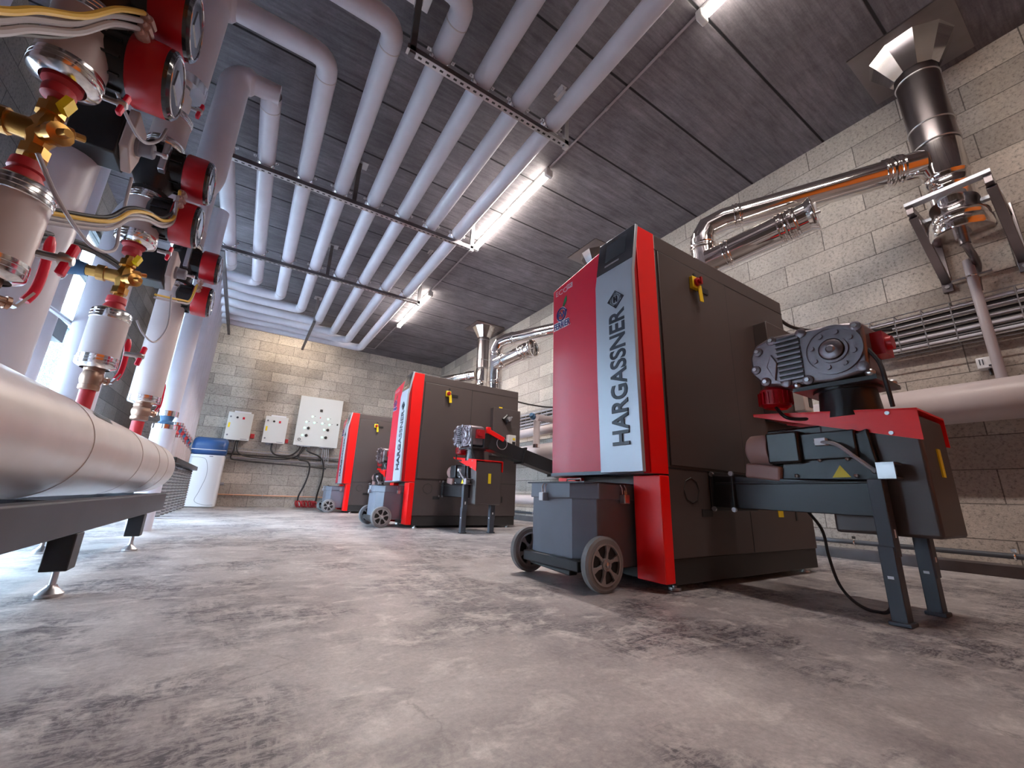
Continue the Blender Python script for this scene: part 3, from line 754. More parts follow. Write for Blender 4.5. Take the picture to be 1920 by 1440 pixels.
# water softener
t = thing('water_softener', 'white water softener with a dark blue lid standing at the back left', 'softener', (-.64, 10.3, 0))
def rr(x0, x1, y0, y1, r, n=5):
    out = []
    for cx, cy, a0 in ((x1-r, y1-r, 0), (x0+r, y1-r, PI/2), (x0+r, y0+r, PI), (x1-r, y0+r, 1.5*PI)):
        for k in range(n+1): a = a0+PI/2*k/n; out.append((cx+r*math.cos(a), cy+r*math.sin(a)))
    return out
o_ = rr(-.925, -.37, 10.03, 10.52, .06)
MB().prism([(x, y, .01) for x, y in o_], (0, 0, .98)).build('cabinet_body', MT['white'], t, bevel=.012)
sec = [(10.015, .99), (10.53, .99), (10.53, 1.12), (10.50, 1.26), (10.42, 1.32), (10.22, 1.33), (10.10, 1.26), (10.02, 1.10)]
MB().prism([(-.935, a, c_) for a, c_ in [(10.015, .99), (10.53, .99), (10.53, 1.28), (10.45, 1.34), (10.12, 1.34), (10.02, 1.24)]], (.575, 0, 0)).build('blue_lid', MT['blue'], t, bevel=.07)
MB().box((-.93, 10.008, 1.08), (-.365, 10.02, 1.095)).build('lid_trim', MT['white'], t, bevel=.003)
pn = [(-.90, .93), (-.72, .93), (-.64, .85), (-.60, .6), (-.66, .3), (-.70, .12), (-.55, .05), (-.40, .05)]
MB().tube(smooth([(a, 10.029, c_) for a, c_ in pn], 5), .004, 6).build('panel_groove', MT['knob'], t)
MB().box((-.62, 10.02, .955), (-.56, 10.032, .97)).build('badge', MT['knob'], t)
tag(MB().cyl((-.30, 10.25, .45), (-.36, 10.25, .45), .03, n=12).build('overflow_nozzle', MT['knob'], loc=(-.33, 10.25, .45)), 'small grey overflow nozzle on the side of the softener', 'nozzle')
bpy.data.objects['overflow_nozzle'].parent = t; bpy.data.objects['overflow_nozzle'].location = V((-.33, 10.25, .45))-V((-.64, 10.3, 0))
for k in ('label', 'category'): del bpy.data.objects['overflow_nozzle'][k]

# ------------------------------------------------------------------ back wall: cabinets, tray, cables
def small_cab(x0, x1, z0, z1, label):
    t = thing('control_box', label, 'cabinet', ((x0+x1)/2, 10.6, z0), 'small control boxes on the back wall')
    MB().box((x0+.01, 10.52, z0+.01), (x1-.01, YB, z1-.01)).build('housing', MT['panelw'], t)
    d_ = MB().box((x0, 10.50, z0), (x1, 10.52, z1)).build('door', MT['panelw'], t, bevel=.004)
    for z in (z1-.1, z0+.1): MB().lathe((x0+.05, 10.50, z), (0, -1, 0), [(0, .018), (.004, .018), (.008, .01)], 12).build('lock', MT['knob'], d_)
    MB().lathe((x0+.17, 10.50, z1-.11), (0, -1, 0), [(0, .022), (.01, .022), (.012, .014), (.03, .012)], 12).build('selector_switch', MT['black'], d_)
    MB().box((x0+.265, 10.495, z1-.14), (x0+.305, 10.50, z1-.09)).box((x0+.27, 10.48, z1-.13), (x0+.3, 10.495, z1-.1)).build('red_switch', MT['red_door'], d_)
    MB().box((x0+.03, 10.497, z0+.26), (x0+.065, 10.50, z0+.36)).build('yellow_label', MT['yellow'], d_)
    MB().box((x1-.16, 10.497, z0+.025), (x1-.04, 10.50, z0+.035)).build('name_strip', MT['knob'], d_)
    MB().box((x0+.1, 10.53, z1-.01), (x1-.05, 10.62, z1+.035)).build('cable_duct_lid', MT['white'], t)
    g = MB()
    for k in range(4): g.lathe((x0+.1+k*.03, 10.6, z0+.01), (0, 0, -1), [(0, .014), (.03, .014), (.035, .008), (.05, .008)], 8)
    split(g, 'cable_gland', MT['knob'], t)
    return t
small_cab(-.485, -.03, 1.36, 1.95, 'small white control box at the left, nearest the blue-lidded softener')
small_cab(.205, .65, 1.36, 1.95, 'small white control box between the other box and the large cabinet')
t = thing('control_cabinet', 'large white control cabinet with rows of green lamps on the back wall', 'cabinet', (1.3, 10.6, 1.36))
MB().box((.84, 10.52, 1.375), (1.75, YB, 2.505)).build('housing', MT['panelw'], t)
d_ = MB().box((.825, 10.50, 1.365), (1.76, 10.52, 2.515)).build('door', MT['panelw'], t, bevel=.005)
MB().box((1.27, 10.493, 2.18), (1.33, 10.50, 2.24)).build('display', MT['black'], d_)
for (cx, cz) in ((1.13, 2.05), (1.47, 2.03), (1.02, 1.91), (1.19, 1.91), (1.36, 1.91), (1.52, 1.90), (1.0, 1.77), (1.42, 1.77), (.98, 1.6), (1.4, 1.59)):
    MB().lathe((cx, 10.50, cz), (0, -1, 0), [(0, .02), (.006, .02), (.01, .012)], 12).build('green_lamp', MT['led_green'], d_)
    MB().lathe((cx+.055, 10.50, cz+.015), (0, -1, 0), [(0, .009), (.008, .009)], 8).build('indicator', MT['knob'], d_)
MB().lathe((1.30, 10.5, 2.04), (0, -1, 0), [(0, .012), (.006, .012)], 10).build('red_lamp', MT['red_door'], d_)
for (cx, cz) in ((1.08, 1.77), (1.5, 1.77), (1.06, 1.6), (1.48, 1.59)):
    MB().lathe((cx, 10.50, cz), (0, -1, 0), [(0, .032), (.01, .032), (.012, .02), (.035, .017)], 14).box((cx-.008, 10.455, cz-.03), (cx+.008, 10.47, cz+.03)).build('rotary_switch', MT['black'], d_)
MB().torus((.93, 10.497, 1.50), (0, 1, 0), .026, .006, 20, 6).build('round_emblem', MT['dark_letter'], d_)
MB().box((.87, 10.497, 1.452), (1.0, 10.50, 1.457)).build('emblem_line', MT['dark_letter'], d_)
MB().box((1.68, 10.49, 1.90), (1.71, 10.5, 1.94)).build('lock', MT['black'], d_)
for x0 in (.92, 1.4): split(MB().box((x0, 10.54, 1.35), (x0+.27, 10.67, 1.376)), 'gland_plate', MT['white'], t)
tag(MB().box((-.02, 10.66, 1.44), (.06, YB, 1.54)).build('wall_switch', MT['red_primer'], loc=(.02, 10.68, 1.49), bevel=.01), 'small red wall switch right of the left control box', 'switch', 'red wall switches')
tag(MB().box((.67, 10.66, 1.40), (.73, YB, 1.49)).build('wall_switch', MT['red_primer'], loc=(.7, 10.68, 1.45), bevel=.01), 'small red wall switch beside the large cabinet', 'switch', 'red wall switches')

def basket(name, p0, p1, z0, z1, nrm, pitch, label, nw=6, parent=None, r=.004, depth=.07):
    """wire basket tray standing on edge along a wall"""
    t = thing(name, label, 'tray', p0, None)
    p0 = V(p0); p1 = V(p1); d_ = (p1-p0); L = d_.length; d_.normalize(); nrm = V(nrm)
    m = MB()
    for i in range(nw):
        z = z0+(z1-z0)*i/(nw-1); m.cyl(V((p0.x, p0.y, z)), V((p1.x, p1.y, z)), r, n=6)
    for z in (z0, z1): m.cyl(V((p0.x, p0.y, z))+nrm*depth, V((p1.x, p1.y, z))+nrm*depth, r*1.1, n=6)
    k = 0
    while k*pitch <= L:
        q = p0+d_*(k*pitch)
        a = V((q.x, q.y, z0)); b_ = V((q.x, q.y, z1))
        m.tube([a+nrm*depth, a, b_, b_+nrm*depth], r, 6)
        k += 1
    m.build('wire_mesh', MT['mesh_w'], t)
    return t
basket('cable_tray', (-1.0, 10.64, 0), (2.0, 10.64, 0), .97, 1.20, (0, -1, 0), .12, 'wire cable tray on the back wall under the control boxes', 6, r=.005, depth=.08)
for k in range(3):
    zz = 1.0+.07*k
    tag(MB().cyl((-1.0, 10.61, zz), (1.98, 10.61, zz), .014, n=8).build('tray_cable_or_shade', MT['black_cable' if k % 2 else 'grey_cable'], loc=(0, 10.6, zz)), '%s cable lying in the back wall tray' % ['lowest grey', 'middle black', 'top grey'][k], 'cable', 'cables in the back wall tray')
def cable(pts, r, label, m='black_cable', group=None, sm=7):
    return tag(MB().tube(smooth(pts, sm), r, 8).build('cable', MT[m], loc=pts[0]), label, 'cable', group)
cable([(-.25, 10.58, 1.37), (-.26, 10.55, 1.15), (-.28, 10.55, .98), (-.1, 10.55, .95), (.3, 10.55, .93), (1.0, 10.55, .91), (1.6, 10.55, .88)], .014, 'black cable dropping from the left control box and running along the tray', group='black cables under the control boxes')
cable([(-.22, 10.58, 1.37), (-.2, 10.54, 1.15), (-.05, 10.54, 1.05), (.4, 10.54, 1.02), (.8, 10.54, 1.05), (1.02, 10.55, 1.2), (1.05, 10.58, 1.37)], .014, 'black cable sagging between the left box and the large cabinet', group='black cables under the control boxes')
cable([(.42, 10.58, 1.37), (.43, 10.53, 1.2), (.55, 10.53, 1.11), (.8, 10.53, 1.12), (.95, 10.54, 1.25), (.98, 10.58, 1.37)], .018, 'thick black cable looping from the middle box to the large cabinet', group='black cables under the control boxes')
cable([(1.08, 10.58, 1.37), (1.0, 10.53, 1.2), (1.0, 10.53, 1.05), (1.2, 10.53, 1.0), (1.25, 10.56, .8), (1.2, 10.56, .5), (1.12, 10.58, .25), (1.12, 10.58, .02)], .017, 'black cable dropping to the floor left of the third boiler', group='black cables under the control boxes')
cable([(1.1, 10.58, 1.37), (1.15, 10.54, 1.25), (1.4, 10.53, 1.15), (1.52, 10.54, 1.0), (1.55, 10.56, .7), (1.5, 10.58, .3), (1.48, 10.58, .02)], .017, 'second black cable dropping to the floor beside the third boiler', group='black cables under the control boxes')
for k in range(4): cable([(1.46+k*.045, 10.58, 1.37), (1.47+k*.045, 10.55, 1.15), (1.5+k*.04, 10.56, .99)], .010, '%s of the four grey cables hanging below the large white cabinet' % ['leftmost', 'second from left', 'second from right', 'rightmost'][k], 'grey_cable', 'grey cables below the large cabinet')
cp = thing('copper_pipe', 'thin copper pipe low along the back wall', 'pipe', (.5, 10.65, .24))
MB().cyl((-.9, 10.65, .245), (1.75, 10.65, .235), .011, n=12).build('pipe', MT['copper'], cp)
for x in (-.1, .42, 1.2): split(MB().torus((x, 10.65, .24), (1, 0, 0), .015, .005, 12, 6).cyl((x, 10.66, .24), (x, YB, .24), .005, n=6), 'pipe_clip', MT['steel'], cp)
m = MB()
for k in range(9):
    cx = 1.1+.045*k; m.torus((cx, 10.5-.03*(k % 3), .085), (1, random.uniform(-1, 1), .4), .065, .014, 16, 6)
tag(m.build('red_hose_coil', MT['red_primer'], loc=(1.25, 10.5, 0)), 'red coiled hose on the floor at the back wall', 'hose')

# ------------------------------------------------------------------ boilers
BX, BY = 1.80, 1.31
def make_boiler(label):
    t = thing('pellet_boiler', label, 'boiler', (BX, BY, 0), 'red and anthracite boilers in a row')
    x0, x1, y0, y1, H = 1.75, 3.205, BY, BY+.77, 1.887
    bd = MB().box((x0, y0, .145), (x1, y1, H)).build('body', MT['body'], t, bevel=.004)
    MB().box((x0+.01, y0+.008, .03), (x1-.005, y1-.008, .146)).build('plinth', MT['plinth'], t, bevel=.004)
    for x in (x0+.07, x1-.08):
        for y in (y0+.06, y1-.06): split(MB().cyl((x, y, 0), (x, y, .012), .03, n=16).cyl((x, y, .01), (x, y, .035), .01, n=10), 'foot', MT['steel'], t)
    # side doors and joints
    sd = MB().prism([(x0+.022, y0-.006, .577), (2.44, y0-.006, .577), (2.44, y0-.006, 1.785), (x0+.022, y0-.006, 1.785)], (0, .006, 0)).build('side_door', MT['body'], t, bevel=.003)
    j = MB().box((x0, y0-.0015, .560), (x1, y0+.002, .566)).box((2.448, y0-.0015, .15), (2.453, y0+.002, .56)).box((2.446, y0-.0015, .57), (2.451, y0+.002, H-.09)).box((x0, y0-.0015, 1.789), (x1, y0+.002, 1.793)).box((x0+.014, y0-.0015, .575), (x0+.018, y0+.002, 1.79))
    j.build('panel_joint', MT['black'], t)
    MB().torus((1.922, y0-.001, .462), (0, 1, 0), .062, .003, 8, 5).build('octagon_cover', MT['plinth'], t)
    MB().box((1.995, y0-.003, .335), (2.085, y0+.001, .372)).build('recessed_handle', MT['black'], t)
    MB().box((2.975, y0-.003, .315), (2.995, y0+.001, .395)).build('slot', MT['black'], t)
    MB().box((2.76, y0-.003, .335), (2.82, y0-.0005, .39)).build('yellow_sticker', MT['yellow'], t)
    MB().box((2.885, y0-.003, 1.60), (2.94, y0-.0005, 1.622)).build('yellow_sticker', MT['yellow'], t)
    sw = MB().box((2.055, y0-.03, 1.64), (2.125, y0-.004, 1.715)).build('main_switch', MT['yellow'], t, bevel=.004)
    MB().lathe((2.09, y0-.03, 1.678), (0, -1, 0), [(0, .026), (.014, .026), (.016, .016), (.03, .015)], 16).box((2.083, y0-.066, 1.655), (2.097, y0-.055, 1.70)).build('red_knob', MT['red_dark'], sw)
    MB().box((2.1, y0-.034, 1.56), (2.137, y0-.03, 1.665), Matrix.Rotation(-.12, 3, 'Y')).build('hanging_tag', MT['yellow'], sw)
    MB().box((2.13, y0-.012, 1.645), (2.235, y0-.006, 1.68)).build('door_handle_slot', MT['black'], sd)
    MB().lathe((2.108, y0-.004, 1.745), (0, -1, 0), [(0, .012), (.006, .012)], 12).build('lock', MT['black'], sd)
    # control box on the rear of the side
    cb = MB().box((2.75, y0-.085, .925), (3.195, y0, 1.585)).build('switch_cabinet', MT['body'], t, bevel=.004)
    MB().lathe((2.96, y0-.085, 1.44), (0, -1, 0), [(0, .01), (.0, .075), (.02, .07), (.03, .05)], 4).build('isolator_plate', MT['black'], cb)
    MB().lathe((2.98, y0-.115, 1.44), (0, -1, 0), [(0, .035), (.03, .03)], 12).beam((2.95, y0-.15, 1.42), (3.01, y0-.15, 1.47), .02, .03, (0, 1, 0)).build('isolator_knob', MT['steel'], cb)
    e = MB().box((2.97, y0-.15, 1.0), (3.09, y0-.085, 1.22)).build('motor_starter', MT['panelw'], cb, bevel=.006)
    split(MB().box((3.03, y0-.153, 1.03), (3.08, y0-.15, 1.13)).box((3.04, y0-.165, 1.09), (3.07, y0-.15, 1.12)), 'starter_button', MT['black'], e)
    MB().box((3.035, y0-.153, 1.15), (3.075, y0-.15, 1.18)).build('starter_label', MT['yellow'], e)
    # red corner trims (upper, splayed) and red front legs
    for (ya, yb, s_) in ((y0, y0+.035, 1), (y1-.035, y1, -1)):
        up = ([(1.625, ya, .532), (x0+.002, ya, .532), (x0+.002, ya, H+.003), (1.600, ya, H+.003)] if s_ > 0 else [(1.65, ya, .532), (x0+.002, ya, .532), (x0+.002, ya, 1.80), (1.65, ya, 1.78)])
        MB().prism(up, (0, yb-ya, 0)).build('upper_trim', MT['red'], t, bevel=.002)
    for (ya, yb, yc) in ((y0, y0+.165, 0), (y1-.165, y1, 1)):
        MB().prism([(1.683, ya, .04), (1.683, yb, .04), (x0+.002, yb, .04), (x0+.002, ya, .04)], (0, 0, .485)).build('lower_trim', MT['red'], t, bevel=.004)
    MB().box((1.60, y0+.03, .53), (1.76, y1-.03, .548)).build('door_shelf', MT['ash'], t)
    # front door: ruby left leaf, silver fascia standing proud of it
    rd = MB().prism([(1.605, y0+.01, .531), (1.605, y1-.035, .531), (1.605, y1-.035, 1.785), (1.605, y0+.27, H-.025), (1.605, y0+.01, H-.02)], (.025, 0, 0)).build('front_door', MT['red_door'], t, bevel=.003)
    MB().prism([(1.580, y0+.006, .536), (1.628, y0+.006, .536), (1.634, y0+.006, H-.03), (1.624, y0+.006, H-.03), (1.578, y0+.006, 1.59)], (0, .02, 0)).build('shaded_door_edge', MT['red_dark'], t)  # door side in the recess; its shade is put into the darker red
    MB().box((1.63, y0+.02, .56), (1.65, y1-.04, H-.08)).build('door_core', MT['red_dark'], t)
    sv = MB(); ya, yb = y0-.002, y0+.272
    prof = [(1.562, .535), (1.552, 1.05), (1.553, 1.595), (1.600, H+.008)]
    P_ = [(x, ya, z) for x, z in prof]+[(x+.022, ya, z) for x, z in prof[::-1]]
    sv.prism(P_, (0, yb-ya, 0)); sv = sv.build('silver_fascia', MT['silver'], t, bevel=.002)
    # touch screen in the leaning top of the fascia
    def top(y, z, o): # point on the leaning plane, o metres proud
        k = (z-1.595)/(H+.008-1.595); n_ = V((-(H+.008-1.595), 0, .047)).normalized()
        return V((1.553+.047*k, y, z))+n_*o
    MB().hexa([top(y, z, -.002) for y, z in ((ya+.004, 1.67), (yb-.004, 1.67), (yb-.004, 1.888), (ya+.004, 1.888))], [top(y, z, .004) for y, z in ((ya+.004, 1.67), (yb-.004, 1.67), (yb-.004, 1.888), (ya+.004, 1.888))]).build('touch_panel', MT['glass'], sv)
    MB().hexa([top(y, z, .0035) for y, z in ((y0+.055, 1.735), (y0+.205, 1.735), (y0+.205, 1.855), (y0+.055, 1.855))], [top(y, z, .006) for y, z in ((y0+.055, 1.735), (y0+.205, 1.735), (y0+.205, 1.855), (y0+.055, 1.855))]).build('screen', MT['screen'], sv)
    MB().hexa([top(y, z, .0035) for y, z in ((y0+.095, 1.700), (y0+.205, 1.700), (y0+.205, 1.712), (y0+.095, 1.712))], [top(y, z, .006) for y, z in ((y0+.095, 1.700), (y0+.205, 1.700), (y0+.205, 1.712), (y0+.095, 1.712))]).build('silver_strip', MT['alu'], sv)
    lt = text('lettering', 'HARGASSNER', .150, (1.5535, y0+.066, .665), (.0, 0, 1), (0, 1, 0), MT['dark_letter'], sv, bold=.0035, depth=.003, fit=.735)
    # diamond emblem with an H
    dm = MB(); cy, cz = y0+.118, 1.462
    def loop(a_, b_): return [(1.552, cy-a_, cz), (1.552, cy, cz+b_), (1.552, cy+a_, cz), (1.552, cy, cz-b_)]
    o1, o2 = loop(.060, .054), loop(.052, .046)
    o2 = loop(.054, .048)
    for i in range(4):
        k = (i+1) % 4; dm.hexa([o1[i], o1[k], o2[k], o2[i]], [(p[0]-.004, p[1], p[2]) for p in (o1[i], o1[k], o2[k], o2[i])])
    dm.torus((1.549, cy, cz), (1, 0, 0), .030, .0016, 24, 6)
    for s_ in (-1, 1): dm.add([(1.547, cy+s_*.056, cz), (1.547, cy+s_*.038, cz+.012), (1.547, cy+s_*.038, cz-.012)], [(0, 1, 2)])
    for s_ in (-1, 1): dm.add([(1.547, cy, cz+s_*.050), (1.547, cy+.014, cz+s_*.034), (1.547, cy-.014, cz+s_*.034)], [(0, 1, 2)])
    dm.box((1.546, cy+.006, cz-.018), (1.551, cy+.012, cz+.018)).box((1.546, cy-.012, cz-.018), (1.551, cy-.006, cz+.018)).box((1.546, cy-.008, cz-.003), (1.551, cy+.008, cz+.003))
    dm.build('diamond_emblem', MT['dark_letter'], sv)
    # marks on the ruby door
    X, Y = (0, -1, 0), (0, 0, 1)
    text('model_lettering', 'ECO', .052, (1.6045, y1-.06, 1.735), (0, -1, 0.0), Y, MT['pale_letter'], rd, bold=.0, depth=.001, squeeze=1.25)
    hk = MB().box((1.603, y1-.235, 1.745), (1.605, y1-.180, 1.778)).build('model_box', MT['pale_letter'], rd)
    text('model_lettering', 'HK', .035, (1.6028, y1-.185, 1.750), X, Y, MT['red_door'], hk, depth=.001)
    lg = MB(); cy, cz = y1-.125, 1.585
    lg.mat(0).lathe((1.6045, cy, cz), (-1, 0, 0), [(0, .052), (.001, .052)], 28)
    lg.build('logo_disc', MT['white_ink'], rd)
    ring = MB().torus((1.603, cy, cz), (1, 0, 0), .044, .0055, 28, 6).build('logo_ring', MT['navy'], rd)
    MB().lathe((1.6032, cy, cz), (-1, 0, 0), [(0, .036), (.0012, .036)], 24).build('logo_field', MT['red_dark'], rd)
    text('logo_letters', 'FW', .062, (1.6015, cy+.038, cz-.026), X, Y, MT['navy'], rd, bold=.002, depth=.001)
    text('name_outline', 'FERRIER', .060, (1.6032, y1-.046, 1.490), X, Y, MT['white_ink'], rd, bold=.0065, depth=.0008, fit=.170)
    text('installer_name', 'FERRIER', .060, (1.6015, y1-.050, 1.490), X, Y, MT['navy'], rd, bold=.001, depth=.001, fit=.162)
    MB().prism([(1.6035, cy-.01, cz+.05), (1.6035, cy-.03, cz+.05), (1.6035, cy-.055, cz+.085), (1.6035, cy-.052, cz+.12), (1.6035, cy-.03, cz+.10)], (-.001, 0, 0)).build('logo_leaf', MT['green'], rd)
    MB().prism([(1.6025, cy+.018, cz+.0), (1.6025, cy, cz+.02), (1.6025, cy-.022, cz-.002), (1.6025, cy-.005, cz-.01)], (-.001, 0, 0)).build('logo_flame', MT['orange'], rd)
    # top fittings
    MB().box((2.4, y0+.2, H), (2.7, y1-.2, H+.02)).build('top_hatch', MT['body'], t)
    return t
B1 = make_boiler('nearest and largest boiler, red front with silver fascia, anthracite side')
dup(B1, (.0, 3.59, 0), 'middle boiler, seen between the nearest boiler and the back wall')
dup(B1, (-.01, 7.07, 0), 'farthest boiler, partly hidden by the middle boiler')

def make_ash(label):
    t = thing('ash_container', label, 'container', (1.55, BY+.4, 0), 'wheeled ash containers in front of the boilers')
    xa, xb, ya, yb, c_ = 1.385, 1.74, BY+.195, BY+.665, .075
    def oct_(e, z): return [(xb, ya-e, z), (xa+c_, ya-e, z), (xa-e, ya+c_+.03, z), (xa-e, yb-c_*.5, z), (xa+c_*.6, yb+e, z), (xb, yb+e, z)]
    a = oct_(-.004, .085); b_ = oct_(-.004, .41)
    m = MB(); n = 6; m.add(a+b_, [tuple(range(n))[::-1], tuple(range(n, 2*n))]+[(i, (i+1) % n, n+(i+1) % n, n+i) for i in range(n)])
    m.build('bin', MT['ash'], t, bevel=.004)
    a = oct_(.012, .402); b_ = oct_(.009, .478); m = MB(); m.add(a+b_, [tuple(range(n))[::-1], tuple(range(n, 2*n))]+[(i, (i+1) % n, n+(i+1) % n, n+i) for i in range(n)])
    lid = m.build('lid', MT['ash'], t, bevel=.004)
    MB().box((xa-.01, ya+.0, .477), (xb, yb, .484)).build('lid_rim', MT['slate'], lid)
    MB().beam((xa+.02, ya+.03, .10), (xa+.02, yb, .10), .1, .05).prism([(xa-.02, ya+.10, .05), (xa-.02, yb-.05, .065), (xa+.0, yb-.05, .11), (xa+.0, ya+.10, .11)], (.05, 0, 0)).build('skid', MT['blackm'], t, bevel=.005)
    for (px, py, nx, ny) in ((xa-.012, ya+.30, -1, 0), (xb-.12, ya-.012, 0, -1)):
        l = MB()
        for s_ in (-1, 1):
            q = V((px, py, 0))+V((ny, nx, 0))*s_*.014
            l.tube([(q.x, q.y, .475), (q.x+nx*.012, q.y+ny*.012, .46), (q.x+nx*.014, q.y+ny*.014, .43)], .0028, 8)
        l.tube([(px+nx*.016, py+ny*.016, .448)]*1+[(px+nx*.018, py+ny*.018, .42)], .003, 6)
        l = split(l, 'latch', MT['steel'], t)[0]
        MB().box((px-.018+nx*.014, py-.018+ny*.014, .385), (px+.018+nx*.014, py+.018+ny*.014, .428)).build('padlock', MT['steel'], l, bevel=.004)
    MB().tube([(xa+.03, ya+.07, .484), (xa+.03, ya+.07, .497), (xa+.03, ya+.17, .497), (xa+.03, ya+.17, .484)], .004, 8).build('lid_handle', MT['alu'], lid)
    wx = 1.435
    MB().cyl((wx, ya-.06, .12), (wx, yb+.05, .12), .009, n=12).build('axle', MT['steel'], t)
    for yc, s_ in ((ya-.05, -1), (yb+.055, 1)):
        wl = MB().lathe((wx, yc-.022, .12), (0, 1, 0), [(0, .088), (.0, .108), (.008, .119), (.036, .119), (.044, .108), (.044, .088)], 40, cap=False).build('wheel', MT['rubber'], t)
        h = MB().mat(1).lathe((wx, yc-.022+(.010 if s_ < 0 else .020), .12), (0, 1, 0), [(0, .089), (.014, .089)], 36).mat(0)
        h.lathe((wx, yc-.026, .12), (0, 1, 0), [(0, .082), (.0, .09), (.012, .09), (.012, .082)], 36, cap=False).lathe((wx, yc+.014, .12), (0, 1, 0), [(0, .082), (.0, .09), (.012, .09), (.012, .082)], 36, cap=False)
        h.lathe((wx, yc-.03, .12), (0, 1, 0), [(0, .018), (.0, .026), (.06, .026), (.06, .018)], 20)
        for k in range(6):
            an = k*PI/3+.3; d_ = V((math.cos(an), 0, math.sin(an))); c0 = V((wx, yc-.018, .12))
            sd_ = V((-d_.z, 0, d_.x)); 
            for ys in (yc-.022, yc+.010):
                p = V((wx, ys, .12)); h.prism([p+d_*.022-sd_*.008, p+d_*.022+sd_*.008, p+d_*.05+sd_*.005, p+d_*.086+sd_*.016, p+d_*.086-sd_*.016, p+d_*.05-sd_*.005], (0, .012, 0))
        h.build('hub', [MT['hub'], MT['blackm']], wl)
        split(MB().lathe((wx, yc+s_*.026, .12), (0, s_, 0), [(0, .012), (.01, .012), (.014, .006)], 12), 'axle_cap', MT['steel'], wl)
    return t
A1 = make_ash('wheeled ash container under the door of the nearest boiler')
dup(A1, (0, 3.59, 0), 'wheeled ash container under the door of the middle boiler')
dup(A1, (-.01, 7.07, 0), 'wheeled ash container under the door of the farthest boiler')

